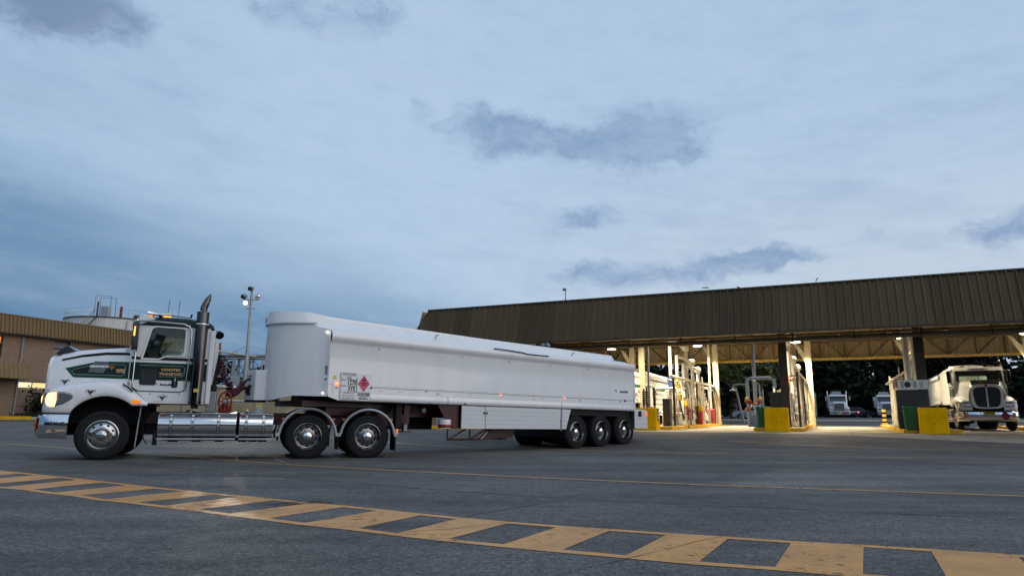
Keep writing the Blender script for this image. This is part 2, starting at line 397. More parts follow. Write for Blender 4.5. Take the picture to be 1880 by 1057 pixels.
mat('crack_dark', (.040, .038, .038), .9, var=.3)
mat('concrete', (.25, .225, .185), .72, var=.16, scale=1.2, grime=.55, gcol=(.13, .115, .095), bump=.2, bscale=45)
mat('concrete_wall', (.42, .40, .37), .85, var=.12, scale=2, grime=.3, bump=.2)

# ------------------------------------------------------------------ ground sheet
def frange(a, b, s):
    o = []; x = a
    while x < b - 1e-6: o.append(x); x += s
    return o
GX = [-1500, -600, -250, -120, -64] + frange(-56, -4, 4) + frange(-4, 40, 4) + [40, 60, 120, 300, 700, 1500]
GY = [-300, -40, -10, -4] + frange(0, 21.5, 2) + frange(21.5, 27.5, .5) + frange(27.5, 47.5, 2) + frange(48, 93, 3) + [93, 130, 220, 400, 900, 2000]
gb = B(); gb.grid([[(x, y, G(x, y)) for x in GX] for y in GY])
ground = tag(gb.build('asphalt_yard', 'asphalt'), None, kind='structure')
def strip(name, a, b, material, parent=ground, dz=.004, step=.6):
    """sheet between two polylines of equal length laid on the ground"""
    rows = []
    for i in range(len(a) - 1):
        n = max(1, int(max((Vector(a[i + 1]) - Vector(a[i])).length, (Vector(b[i + 1]) - Vector(b[i])).length) / step))
        for k in range(n + (1 if i == len(a) - 2 else 0)):
            t = k / n; row = []
            for q in (0, .5, 1):
                pa = Vector(a[i]).lerp(Vector(a[i + 1]), t); pb = Vector(b[i]).lerp(Vector(b[i + 1]), t); p = pa.lerp(pb, q)
                row.append((p.x, p.y, G(p.x, p.y) + dz))
            rows.append(row)
    m = B(); m.grid(rows); return m.build(name, material, parent)
def line(name, pts, w, material, parent=ground, dz=.004, jit=0, seed=0):
    rnd = random.Random(seed); P = [Vector(p) for p in pts]
    if jit:
        Q = []
        for i in range(len(P) - 1):
            n = max(1, int((P[i + 1] - P[i]).length / .25))
            for k in range(n): Q.append(P[i].lerp(P[i + 1], k / n) + Vector((rnd.uniform(-jit, jit), rnd.uniform(-jit, jit))))
        Q.append(P[-1]); P = Q
    a = []; b = []
    for i, p in enumerate(P):
        d = (P[min(i + 1, len(P) - 1)] - P[max(i - 1, 0)]).normalized(); nrm = Vector((-d.y, d.x)) * (w / 2) * (rnd.uniform(.4, 1.4) if jit else 1)
        a.append(p + nrm); b.append(p - nrm)
    return strip(name, a, b, material, parent, dz)
# resurfaced patches
strip('asphalt_patch', [(-3.5, 13.4), (.4, 11.3), (2.75, 10.25)], [(-2.2, 16.2), (2.2, 14.2), (4.8, 13.3)], 'asphalt_patch', ground, .002)
strip('asphalt_patch', [(3.1, 10.3), (7.2, 8.9), (13, 7.1)], [(5.1, 13.4), (9.5, 12.0), (15, 10.2)], 'asphalt_pale', ground, .002)
strip('asphalt_patch', [(-12, 18.2), (-7.4, 15.6)], [(-11, 19.6), (-6.6, 17.0)], 'asphalt_pale', ground, .002)
# hatched band across the foreground: gap corners (far-left, far-right, near-right, near-left)
GAPS = [[(-6.85,10.72),(-6.44,10.48),(-6.73,9.40),(-7.13,9.65)],[(-5.88,10.14),(-5.37,9.85),(-5.71,8.88),(-6.19,9.18)],[(-4.78,9.50),(-4.30,9.25),(-4.76,8.33),(-5.25,8.66)],
[(-3.74,8.90),(-3.36,8.70),(-3.82,7.85),(-4.25,8.10)],[(-2.79,8.35),(-2.34,8.05),(-2.87,7.27),(-3.33,7.57)],[(-1.84,7.79),(-1.42,7.51),(-1.93,6.68),(-2.36,6.96)],
[(-0.92,7.19),(-0.53,6.95),(-0.98,6.14),(-1.36,6.38)],[(-0.04,6.69),(0.41,6.47),(-0.06,5.64),(-0.51,5.87)],[(0.86,6.29),(1.32,6.10),(0.84,5.23),(0.39,5.43)],
[(1.79,5.92),(2.24,5.74),(1.78,4.86),(1.31,5.02)],[(2.74,5.58),(3.17,5.42),(2.72,4.50),(2.27,4.66)],[(3.68,5.22),(4.13,5.05),(3.68,4.13),(3.22,4.30)],[(4.6,4.88),(5.05,4.70),(4.6,3.8),(4.15,3.97)]]
GAPS = [[(x - 1.02 * k, y + .57 * k) for x, y in GAPS[0]] for k in (4, 3, 2, 1)] + GAPS
for i in range(len(GAPS) - 1):
    g, h = GAPS[i], GAPS[i + 1]
    strip('painted_bar', [g[1], h[0]], [g[2], h[3]], 'road_paint')
fe = [p for g in GAPS for p in (g[0], g[1])]; ne = [p for g in GAPS for p in (g[3], g[2])]
strip('painted_border', [(x + .055, y + .095) for x, y in fe], fe, 'road_paint')
strip('painted_border', ne, [(x - .055, y - .095) for x, y in ne], 'road_paint')
line('painted_line', [(-14.86, 20.36), (-8.22, 16.58), (-5.45, 14.68), (-2.39, 12.96), (.54, 11.43), (2.89, 10.39), (6.59, 9.11), (13, 7.2)], .10, 'line_paint')
line('painted_line', [(-12, 27.4), (-3.2, 22.9), (4.9, 19.0), (5.5, 18.8), (12.6, 16.5), (18, 14.9)], .10, 'line_paint')
line('painted_line', [(7.5, 24.2), (12.5, 21.9), (22, 17.6)], .10, 'line_paint')
line('crack', [(-9, 14.6), (-2.83, 10.82), (-.87, 9.51), (.71, 8.65), (2.13, 8.13), (5.09, 7.07), (8, 6.1)], .022, 'crack_dark', jit=.018, seed=1)
line('crack', [(.71, 8.65), (-.38, 7.24), (-.9, 6.4)], .014, 'crack_dark', jit=.02, seed=2)
line('crack', [(3.0, 11.0), (5.4, 14.5), (7.3, 19.2), (8.4, 22.2)], .014, 'crack_dark', jit=.02, seed=3)
line('crack', [(.1, 4.4), (.9, 5.2), (1.75, 6.0), (2.2, 6.5)], .007, 'crack_dark', jit=.02, dz=.007, seed=4)
line('crack', [(-1.2, 6.05), (-.5, 6.35), (.05, 6.9)], .010, 'crack_dark', jit=.02, dz=.007, seed=5)
line('crack', [(1.6, 18.1), (4.4, 17.0), (12, 14.2)], .02, 'crack_dark', jit=.02, seed=6)
tyre_marks = [[(-2.75, 7.95), (-2.5, 8.2), (-2.2, 8.3)], [(-2.62, 7.85), (-2.35, 8.08), (-2.05, 8.2)]]
for k, t in enumerate(tyre_marks): line('tyre_mark', t, .045, 'crack_dark', dz=.006, jit=.004, seed=20 + k)

# ------------------------------------------------------------------ canopy frame of reference
CA = R(-25); CO = Vector((11.3, 29.5, 0)); AX = Vector((math.cos(CA), math.sin(CA), 0)); LN = Vector((-math.sin(CA), math.cos(CA), 0))
def cw(x, y, z=None):
    p = CO + AX * x + LN * y
    p.z = G(p.x, p.y) if z is None else z
    return p
# concrete apron in slabs with open joints
apron = B().add([], []); apron = bpy.data.objects.new('concrete_apron', None); COL.objects.link(apron); apron['kind'] = 'structure'
xs = [-16.6, -11.1, -8.35, -5.6, -2.8, 0, 2.8, 5.6, 8.4, 11.2, 16.6]; ys = [-2.6, 1.4, 5.4, 9.4, 13.4, 17.4, 21.4]
for i in range(len(xs) - 1):
    for j in range(len(ys) - 1):
        x0, x1, y0, y1 = xs[i] + .012, xs[i + 1] - .012, ys[j] + .012, ys[j + 1] - .012
        rows = []
        for a in range(9):
            row = []
            for b in range(5):
                q = cw(x0 + (x1 - x0) * b / 4, y0 + (y1 - y0) * a / 8); row.append((q.x, q.y, q.z + .012))
            rows.append(row)
        m = B(); m.grid(rows)
        m.grid([[(p[0], p[1], p[2] - .05) for p in rows[0]], rows[0]])
        m.build('concrete_slab', 'concrete', apron)

# ------------------------------------------------------------------ trees
mat('leaf_dark', (.013, .020, .010), .8, var=.5, scale=1.5, spec=.15)
mat('leaf_mid', (.034, .052, .018), .75, var=.4, scale=1.5, spec=.2)
mat('leaf_light', (.075, .095, .028), .65, var=.35, scale=1.5)
mat('bark', (.12, .10, .08), .9, var=.3, scale=8, bump=.5, bscale=30)
mat('bark_pale', (.34, .31, .26), .8, var=.25, scale=6, bump=.3, bscale=30)
def tree(name, label, x, y, h, rx, rz, cz, leaf='leaf_dark', bark='bark', clumps=46, per=56, ls=.34, seed=0, trunk_r=.22, lean=(0, 0), group=None, flat=.0):
    rnd = random.Random(seed); z0 = G(x, y)
    root = thing(name, label, 'tree', (x, y, z0), 0, group)
    top = Vector((lean[0], lean[1], cz)); tb = B()
    n = 7; pts = [Vector((lean[0] * t + rnd.uniform(-.06, .06) * t, lean[1] * t + rnd.uniform(-.06, .06) * t, cz * t)) for t in [i / n for i in range(n + 1)]]
    tb.tube(pts, [trunk_r * (1.25 - .75 * i / n) for i in range(n + 1)], 9)
    tb.build('trunk', bark, root)
    cl = []
    for k in range(clumps):
        while True:
            d = Vector((rnd.uniform(-1, 1), rnd.uniform(-1, 1), rnd.uniform(-1, 1)))
            if .25 < d.length < 1: break
        d = d.normalized() * (d.length ** .5)
        c = Vector((top.x + d.x * rx * rnd.uniform(.75, 1.12), top.y + d.y * rx * rnd.uniform(.75, 1.12), cz + d.z * rz)); cl.append(c)
    for k in range(8):
        c = cl[k * (clumps // 8)]; s = pts[rnd.choice((4, 5, 6))]; mid = s.lerp(c, .5) + Vector((0, 0, -.3))
        lb = B(); lb.tube([s, mid, c], [trunk_r * .42, trunk_r * .28, trunk_r * .1], 6); lb.build('limb', bark, root)
    lb = B(); cr = min(rx, rz) * .42
    for c in cl:
        q = cr * rnd.uniform(.6, 1.2)
        for j in range(per):
            d = Vector((rnd.gauss(0, .5), rnd.gauss(0, .5), rnd.gauss(0, .4))) * q; p = c + d
            s = ls * rnd.uniform(.6, 1.4); u = Vector((rnd.uniform(-1, 1), rnd.uniform(-1, 1), rnd.uniform(-.6, .4))).normalized(); w = u.orthogonal().normalized(); w.rotate(Matrix.Rotation(rnd.uniform(0, 6.3), 3, u))
            lb.add([p - u * s, p + w * s * .42, p + u * s, p - w * s * .42], [(0, 1, 2, 3)])
    o = lb.build('crown', leaf, root, angle=180); o['kind'] = 'stuff'
    return root
def shrub(name, label, x, y, h, r, leaf, seed, group=None, cat='shrub', n=700, ls=.09, sy=1.0):
    rnd = random.Random(seed); root = thing(name, label, cat, (x, y, G(x, y)), 0, group)
    st = B()
    for k in range(6):
        a = rnd.uniform(0, 6.3); st.tube([(0, 0, 0), (math.cos(a) * r * .3, math.sin(a) * r * .3 * sy, h * .4), (math.cos(a) * r * .6, math.sin(a) * r * .6 * sy, h * .75)], [.03, .02, .008], 5)
    st.build('stem', 'bark', root)
    lb = B(); cl = [Vector((rnd.gauss(0, .45) * r, rnd.gauss(0, .45) * r * sy, h * rnd.uniform(.25, .95))) for _ in range(16)]
    for k in range(n):
        c = rnd.choice(cl); p = c + Vector((rnd.gauss(0, .2) * r, rnd.gauss(0, .2) * r, rnd.gauss(0, .12) * h))
        p.z = max(.02, p.z); s = ls * rnd.uniform(.6, 1.4); u = Vector((rnd.uniform(-1, 1), rnd.uniform(-1, 1), rnd.uniform(-.3, 1))).normalized(); w = u.orthogonal().normalized()
        lb.add([p - u * s, p + w * s * .4, p + u * s, p - w * s * .4], [(0, 1, 2, 3)])
    o = lb.build('foliage', leaf, root, angle=180); o['kind'] = 'stuff'; return root

TG = 'dark trees beyond the loading canopy'
tree('fig_tree', 'broad dark tree seen between the first two loading bays', 25.0, 78, 14, 6.2, 5.6, 7.6, 'leaf_dark', seed=1, clumps=70, per=60, ls=.5, trunk_r=.4, group=TG)
tree('fig_tree', 'rounded dark tree behind the loading arms of the first bay', 15.2, 84, 8, 3.4, 2.9, 4.9, 'leaf_dark', seed=2, clumps=40, per=50, ls=.4, group=TG)
tree('fig_tree', 'low dark tree against the sky behind the white tanker stripe', 9.5, 92, 7, 4.0, 2.6, 4.2, 'leaf_dark', seed=3, clumps=40, per=50, ls=.42, group=TG)
tree('gum_tree', 'slender leaning tree with pale trunk lit by the canopy', 20.4, 61, 7, 1.5, 1.3, 4.6, 'leaf_light', 'bark_pale', clumps=34, per=70, ls=.22, seed=4, trunk_r=.10, lean=(-.9, 0))
tree('gum_tree', 'twin-stemmed pale trunk beside the parked silver car, nearer stem', 22.0, 62, 7, 1.7, 1.5, 4.7, 'leaf_light', 'bark_pale', clumps=34, per=70, ls=.22, seed=5, trunk_r=.13, lean=(-.2, 0))
tree('gum_tree', 'pale trunk just right of the slender leaning tree pair', 22.7, 62.6, 7, 1.7, 1.6, 5.0, 'leaf_light', 'bark_pale', clumps=34, per=70, ls=.22, seed=6, trunk_r=.14, lean=(.1, 0))
far = [('wide dark tree above the parked white tanker truck in the distance', 46, 104, 8.5, 7.5, 9.5), ('tall dark tree filling the gap right of the second column', 56.5, 106, 8, 8, 10.5),
       ('dark tree directly behind the loading arms of the third bay', 67, 106, 7.5, 7.2, 10), ('dark tree rising behind the tanker truck under the canopy', 78, 104, 8, 7.6, 10.2),
       ('dark tree at the far right edge behind the hoses', 90, 100, 8, 7.2, 9.8), ('dark tree just right of the twin pale trunks', 35.8, 103, 6.5, 5.8, 7.8)]
for k, (lb_, x, y, rx, rz, cz) in enumerate(far):
    tree('fig_tree', lb_, x, y, 16, rx, rz, cz, 'leaf_dark', seed=30 + k, clumps=80, per=60, ls=.6, trunk_r=.5, group=TG)
def hedge(name, label, x0, x1, y, depth, h, leaf, n, ls, seed, cat='hedge'):
    rnd = random.Random(seed); lb = B()
    for k in range(n):
        x = rnd.uniform(x0, x1); yy = y + rnd.uniform(-.5, .5) * depth; top = h * (.72 + .2 * math.sin(x * .9 + seed) + .12 * math.sin(x * 2.3)); z = rnd.uniform(.0, 1) ** .8 * top
        p = Vector((x, yy, G(x, yy) + z)); s = ls * rnd.uniform(.6, 1.5); u = Vector((rnd.uniform(-1, 1), rnd.uniform(-1, 1), rnd.uniform(-.4, 1))).normalized(); w = u.orthogonal().normalized(); w.rotate(Matrix.Rotation(rnd.uniform(0, 6.3), 3, u))
        lb.add([p - u * s, p + w * s * .45, p + u * s, p - w * s * .45], [(0, 1, 2, 3)])
    return tag(lb.build(name, leaf, angle=180), label, cat, kind='stuff')
hedge('undergrowth', 'dense dark undergrowth along the far boundary behind the parked trucks', 8, 125, 100, 7, 7.5, 'leaf_dark', 15000, .62, 1)
# greenery behind the pipe bridge on the left
for k, (x, y, r, h, lb_) in enumerate([(-27.2, 62, 2.2, 5.6, 'dark tree behind the pipe bridge next to the exhaust stack'), (-23.2, 63, 2.0, 5.0, 'dark tree behind the pipe bridge beside the lattice tower'),
                                  (-18.2, 62, 2.4, 5.2, 'dark tree behind the pipe bridge beside the floodlight pole'), (-14.2, 60, 2.2, 4.6, 'dark tree partly hidden by the tanker front')]):
    tree('casuarina_tree', lb_, x, y, h, r, 1.5, h - 1.9, 'leaf_dark', seed=90 + k, clumps=30, per=50, ls=.24, trunk_r=.14, group='trees behind the pipe bridge')
hedge('hedge', 'green hedge above the beige wall behind the prime mover', -25, -8, 47.2, 2.4, 3.0, 'leaf_mid', 5200, .14, 2)
# ------------------------------------------------------------------ loading canopy
mat('canopy_brown', (.100, .067, .033), .6, spec=.25, var=.12, scale=1.2, stretch=(4, 1, .4), grime=.25, gcol=(.075, .06, .045))
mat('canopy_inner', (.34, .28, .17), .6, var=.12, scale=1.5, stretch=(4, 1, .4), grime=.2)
mat('steel_brown', (.075, .052, .032), .55, spec=.3, var=.2, grime=.3)
mat('steel_cream', (.52, .47, .34), .5, var=.12, grime=.3, gcol=(.25, .2, .13))
mat('steel_tan', (.19, .15, .095), .5, var=.15, grime=.3)
mat('steel_yellow', (.46, .33, .09), .5, var=.12, grime=.25)
mat('pipe_white', (.82, .80, .74), .42, var=.08, grime=.25, gcol=(.30, .25, .18))
mat('pipe_grey', (.34, .35, .36), .45, var=.1, grime=.2)
def vary(name, amt):
    m = MAT[name]; nt = m.node_tree; p = nt.nodes['Principled BSDF']; src = p.inputs['Base Color'].links[0].from_socket
    oi = nt.nodes.new('ShaderNodeObjectInfo'); mr = nt.nodes.new('ShaderNodeMapRange'); mr.inputs[3].default_value = 1 - amt; mr.inputs[4].default_value = 1 + amt; nt.links.new(oi.outputs['Random'], mr.inputs[0])
    mx = nt.nodes.new('ShaderNodeMix'); mx.data_type = 'RGBA'; mx.blend_type = 'MULTIPLY'; mx.inputs[0].default_value = 1; nt.links.new(src, mx.inputs[6]); nt.links.new(mr.outputs[0], mx.inputs[7]); nt.links.new(mx.outputs[2], p.inputs['Base Color'])
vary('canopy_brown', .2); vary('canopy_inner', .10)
canopy = thing('loading_canopy', 'long brown ribbed-metal canopy roof over the fuel loading bays', 'canopy', (CO.x, CO.y, 0), CA)
YB, ZB, YT, ZT, XL, XR = -1.0, 4.50, -.42, 6.5, -18.25, 17.2
def ribs(x0, x1, pitch=.31, h=.05):
    """x, out-of-plane offsets of a ribbed sheet between x0 and x1"""
    o = []; n = round((x1 - x0) / pitch)
    for i in range(n):
        a = x0 + i * pitch
        o += [(a, 0), (a + .085, 0), (a + .105, h), (a + .15, h), (a + .17, 0), (a + .238, .0), (a + .246, .008), (a + .254, 0)]
    o.append((x1, 0)); return o
def clad(x0, x1, yb, zb, yt, zt, hip=None, out=(0, -1), base=0.0):
    m = B(); lo_ = []; hi_ = []
    for (x, h) in ribs(x0, x1):
        t = 1.0 if hip is None else max(.02, min(1, (x - XL) / hip))
        lo_.append((x - base, yb + out[1] * h, zb)); hi_.append((x - base, yb + (yt - yb) * t + out[1] * h, zb + (zt - zb) * t))
    m.grid([lo_, hi_]); return m
SW = .93
clad(XL, XL + SW, YB, ZB, YT, ZT, 1.05).build('cladding_sheet', 'canopy_brown', canopy, angle=20)
clad(XL + SW, XL + 2 * SW, YB, ZB, YT, ZT, 1.05).build('cladding_sheet', 'canopy_brown', canopy, angle=20)
c0 = clad(0, SW, YB, ZB, YT, ZT).build('cladding_sheet', 'canopy_brown', canopy, (XL + 2 * SW, 0, 0), angle=20)
n = 3
while XL + n * SW < XR:
    inst(c0, 'cladding_sheet', canopy, (XL + n * SW, (n % 3) * .004, 0)); n += 1
XE = XL + n * SW
B().tube([(XL, YB, ZB), (XL + 1.05, YT, ZT)], .04, 4).build('hip_flashing', 'canopy_brown', canopy)
B().bb(XL + 1.0, XE, YT - .05, YT + .3, ZT - .02, ZT + .05).build('ridge_flashing', 'steel_brown', canopy)
B().prism([(YB - .06, ZB - .07), (YB + .12, ZB - .07), (YB + .12, ZB + .02), (YB - .06, ZB + .02)], XL, XE, 'x').build('gutter', 'steel_brown', canopy)
cap0 = B().box((0, 0, 0), (.07, .05, .06)).build('cap_bracket', 'steel_brown', canopy, (XL + 1.2, YT - .075, ZT + .005))
for k in range(1, 110): inst(cap0, 'cap_bracket', canopy, (XL + 1.2 + k * .31, YT - .075, ZT + .005))
# return cladding on the left end, rear fascia (its lit inner side faces the yard), roof deck
r0 = clad(0, SW, 0, ZB, .55, ZT).build('cladding_sheet', 'canopy_inner', canopy, (XL, 17.4, 0), (0, 0, R(-90)), angle=20)
for k in range(1, 19): inst(r0, 'cladding_sheet', canopy, (XL, 17.4 - k * SW, 0), (0, 0, R(-90)))
f0 = clad(0, SW, 17.5, 4.62, 17.5, ZT).build('cladding_sheet', 'canopy_inner', canopy, (XL + 1, 0, 0), angle=20)
for k in range(1, n): inst(f0, 'cladding_sheet', canopy, (XL + 1 + k * SW, 0, 0))
B().bb(XL + 1, XE, YT, 17.5, ZT - .12, ZT - .03).build('roof_deck', 'canopy_inner', canopy)
for x in frange(-16.8, 17, 2.8):
    B().bb(x - .06, x + .06, -.3, 17.3, 5.9, 6.36).build('rafter', 'steel_tan', canopy)
# rear truss
B().bb(XL + 1, XE, 17.22, 17.42, 4.56, 4.72).build('bottom_chord', 'steel_yellow', canopy)
B().bb(XL + 1, XE, 17.25, 17.40, 6.0, 6.14).build('top_chord', 'steel_yellow', canopy)
PX = 1.42; k = 0; x = -16.8
while x < 16.6:
    B().bb(x - .045, x + .045, 17.26, 17.36, 4.7, 6.02).build('truss_vertical', 'steel_brown', canopy)
    a, b = ((6.0, 4.72) if k % 4 < 2 else (4.72, 6.0))
    B().tube([(x + .05, 17.24, a), (x + PX - .05, 17.24, b)], .065, 4).build('truss_diagonal', 'steel_brown', canopy)
    x += PX; k += 1
# columns
def icol(x, y, z0, z1, w, m, nm='column'):
    c = B(); t = .022
    c.bb(x - w / 2, x + w / 2, y - w / 2, y - w / 2 + t, z0, z1); c.bb(x - w / 2, x + w / 2, y + w / 2 - t, y + w / 2, z0, z1); c.bb(x - t / 2, x + t / 2, y - w / 2 + t, y + w / 2 - t, z0, z1)
    return c.build(nm, m, canopy)
for x in (-11.1, .25, 5.65, 11.3):
    p = CO + AX * x + LN * 2; icol(x, 2.0, G(p.x, p.y), 5.9, .34, 'steel_brown')
    B().prism([(2.0, 4.35), (2.0, 4.9), (.6, 5.5), (.5, 5.4)], x - .05, x + .05, 'x').build('knee_brace', 'steel_brown', canopy)
for x in (-10.4, -4.75, .95, 6.6, 12.3):
    p = CO + AX * x + LN * 15.6; icol(x, 15.6, G(p.x, p.y), 5.9, .34, 'steel_cream')
    B().prism([(x - .17, 4.3), (x - .17, 4.9), (x - .75, 5.7), (x - .9, 5.7)], 15.56, 15.64, 'y').build('knee_brace', 'steel_cream', canopy)
p = CO + AX * -7.05 + LN * 5; icol(-7.05, 5.0, G(p.x, p.y), 5.9, .26, 'steel_cream')
B().bb(-17, 17, 1.9, 2.1, 5.3, 5.75).build('front_beam', 'steel_brown', canopy)
B().bb(-17, 17, 15.5, 15.7, 5.55, 5.89).build('rear_beam', 'steel_brown', canopy)
# services slung under the front edge
B().tube([(-17.0, .35, 4.27), (XE - .6, .35, 4.27)], .095, 14).build('service_pipe', 'steel_tan', canopy)
B().tube([(-17.0, .05, 4.56), (XE - .6, .05, 4.56)], .035, 8).build('conduit', 'pipe_grey', canopy)
B().tube([(-17.0, .75, 4.50), (XE - .6, .75, 4.50)], .05, 8).build('conduit', 'steel_tan', canopy)
for x in frange(-16, 17, 2.4):
    B().bb(x - .02, x + .02, .2, .5, 4.16, 5.4).build('pipe_hanger', 'steel_brown', canopy)
    B().tube([(x + .6, .1, 4.5), (x + .6, 1.2, 4.9), (x + .6, 1.9, 5.4)], .03, 6).build('brace_rod', 'steel_yellow', canopy)
# little lamp post and floodlight standing on the roof edge
post = thing('roof_lamp_post', 'thin post with small head standing on the canopy roof edge', 'lamp', cw(-9.6, .2, 6.52), CA)
B().cyl((0, 0, 0), (0, 0, .62), .03, .022, 8).build('post', 'steel_grey', post); B().box((-.03, -.05, .68), (.16, .2, .12)).build('head', 'steel_grey', post, bevel=.02)
B().box((0, 0, .01), (.14, .14, .03)).build('base_plate', 'steel_grey', post)
fl = thing('small_floodlight', 'small unlit floodlight pair fixed under the brown fascia above the tanker', 'floodlight', cw(-10.1, -1.12, 4.36), CA)
for s in (-1, 1):
    B().lathe([(.02, -.14), (.10, -.10), (.13, .0), (.12, .02), (0.001, .03)], (s * .16, -.1, -.05), 'y', 14).build('lamp_head', 'steel_grey', fl, rot=(R(25), 0, R(-20 * s)))
B().cyl((0, .1, .1), (0, -.05, 0), .03, n=8).build('bracket', 'steel_grey', fl)

# canopy lights: dish fixtures with a lit diffuser, each carrying its own lamp
emit('diffuser', (1, .86, .62), 26)
mat('fixture', (.6, .58, .52), .4)
def canopy_light(x, y, z, label, power=800):
    t = thing('canopy_light', label, 'ceiling light', cw(x, y, z), CA, 'lit round lights under the canopy')
    B().lathe([(.02, .24), (.09, .22), (.12, .10), (.30, .03), (.31, -.02), (.29, -.02)], (0, 0, 0), 'z', 24).build('housing', 'fixture', t)
    B().lathe([(.001, -.06), (.16, -.055), (.285, -.012)], (0, 0, 0), 'z', 24).build('diffuser', 'diffuser', t)
    B().cyl((0, 0, .22), (0, 0, 6.35 - z), .025, n=8).build('drop_rod', 'fixture', t)
    ld = bpy.data.lights.new('bay_lamp', 'AREA'); ld.shape = 'DISK'; ld.size = .5; ld.energy = power; ld.color = (1, .82, .53); ld.spread = R(125)
    lo_ = bpy.data.objects.new('bay_lamp', ld); COL.objects.link(lo_); lo_.parent = t; lo_.location = (0, 0, -.075)
nm = ['just above the tanker rear', 'above the first loading bay', 'right of the second column', 'above the third loading island', 'at the right edge above the bay truck']
for k, x in enumerate((-11.4, -5.6, .35, 6.1, 12.0)):
    canopy_light(x, 14.0, 5.50, 'round warm light under the canopy ' + nm[k], (700, 800, 750, 480, 400)[k])
    canopy_light(x - .1, 10.2, 5.80, 'round light hidden high behind the fascia ' + nm[k], (300, 560, 480, 240, 200)[k])
    if k in (1, 2): canopy_light(x + .2, 3.4, 5.85, 'unseen round light added right behind the fascia edge ' + nm[k], 520 if k == 1 else 380)  # unseen front lamps, added to brighten the pipework on two islands
# ------------------------------------------------------------------ wheels
def interp(pts, x):
    pts = sorted(pts)
    if x <= pts[0][0]: return pts[0][1]
    for (a, b), (c, d) in zip(pts, pts[1:]):
        if x <= c: return b + (d - b) * (x - a) / (c - a)
    return pts[-1][1]
def wheel_meshes(r=.5):
    """prototype part meshes of one wheel seen from +y; hub centre at the origin, outer tyre face at y = 0"""
    W = {}
    t = B(); w = .27
    t.lathe([(.30, -.02), (.33, .0), (.40, -.004), (.455, -.012), (.485, -.03), (r, -.055), (r, -.085), (r - .012, -.088), (r - .012, -.098), (r, -.101), (r, -.165), (r - .012, -.168), (r - .012, -.178), (r, -.181), (r, -.215), (.485, -.24), (.455, -.258), (.40, -.266), (.30, -.25)], n=48)
    t.lathe([(.425, -.0055), (.432, .001), (.439, -.0095)], n=48)
    W['tyre'] = t
    d = B()   # convex disc for the steer axle
    d.lathe([(.315, -.006), (.300, .004), (.288, -.012), (.278, -.030), (.262, -.022), (.235, .012), (.20, .030), (.150, .034), (.148, .040), (.14, .040)], n=48)
    d.lathe([(.14, .04), (.105, .042), (.102, .085), (.09, .098), (.045, .108), (.001, .110)], n=32)
    W['disc'] = d
    c = B()   # deep dish for dual axles
    c.lathe([(.315, -.006), (.300, .004), (.290, -.010), (.276, -.06), (.262, -.11), (.250, -.15), (.205, -.158), (.165, -.150), (.150, -.146), (.001, -.146)], n=48)
    W['dish'] = c
    h = B(); h.lathe([(.110, -.146), (.105, -.06), (.098, -.028), (.075, -.012), (.03, -.004), (.001, -.003)], n=28)
    W['hub'] = h
    return W
WM = wheel_meshes(); WOBJ = {}
def wheel(parent, loc, kind='dish', side=1, inner=False, mat_rim='rim_alu', turn=0.0):
    """kind: disc | dish. One wheel (and its dual partner) as a part with tyre, rim, hub and studs as sub-parts."""
    key = (kind, mat_rim)
    e = bpy.data.objects.new('wheel', None); COL.objects.link(e); e.parent = parent; e.location = loc; e.empty_display_size = .1
    e.rotation_euler = (0, random.Random(str(loc)).uniform(0, 6), (0 if side > 0 else math.pi) + turn)
    def put(name, mesh_key, material, dy=0.0):
        k = (name, mesh_key, material)
        if k not in WOBJ: WOBJ[k] = WM[mesh_key].build(name, material, e, (0, dy, 0))
        else:
            inst(WOBJ[k], name, e, (0, dy, 0))
    put('tyre', 'tyre', 'rubber')
    put('rim', 'disc' if kind == 'disc' else 'dish', mat_rim if kind == 'disc' else 'rim_dish')
    if kind != 'disc': put('hub', 'hub', 'chrome')
    if inner: put('inner_tyre', 'tyre', 'rubber', -.31)
    yy, rr, hr = (.030, .215, .030) if kind == 'disc' else (-.1485, .205, .030)
    if ('hole', kind) not in WOBJ:
        WOBJ[('hole', kind)] = B().lathe([(.001, 0), (hr, -.003)], (0, 0, 0), 'y', 10).build('hand_hole', 'hole_black', e, (0, -5, 0))
        WOBJ[('nut', kind)] = B().cyl((0, 0, 0), (0, .045, 0), .015, .011, 6).build('wheel_nut', 'nut_red', e, (0, -5, 0))
        first = True
    else: first = False
    for i in range(10):
        a = 2 * math.pi * i / 10; p = (rr * math.cos(a), yy, rr * math.sin(a)); a += .314; q0, r2 = ((.03, .125) if kind == 'disc' else (-.15, .138)); q = (r2 * math.cos(a), q0, r2 * math.sin(a))
        if first and i == 0: WOBJ[('hole', kind)].location = p; WOBJ[('nut', kind)].location = q
        else: inst(WOBJ[('hole', kind)], 'hand_hole', e, p); inst(WOBJ[('nut', kind)], 'wheel_nut', e, q)
    return e

# ------------------------------------------------------------------ prime mover (x forward, y to its left, origin on the ground under the drive bogie)
def ztop(x): return interp([(6.03, 2.10), (5.97, 2.18), (5.85, 2.24), (5.5, 2.31), (5.1, 2.355), (4.5, 2.41)], x)
def whood(x): return interp([(6.03, .62), (5.5, .73), (5.0, .84), (4.5, .95)], x)
def yhood(x, z): return whood(x) + .11 * max(0, min(1, (2.15 - z) / .55))
CABY = 1.06
def yside(x, z): return CABY if x < 4.47 else yhood(x, z)
YO = [(6.0, .98), (5.95, 1.07), (5.85, 1.14), (5.7, 1.19), (5.4, 1.215), (4.3, 1.22), (4.05, 1.20)]
ZF = [(6.0, 1.36), (5.93, 1.42), (5.8, 1.475), (5.6, 1.535), (5.35, 1.59), (5.05, 1.635), (4.75, 1.645), (4.58, 1.60), (4.42, 1.50), (4.26, 1.36), (4.06, 1.17)]
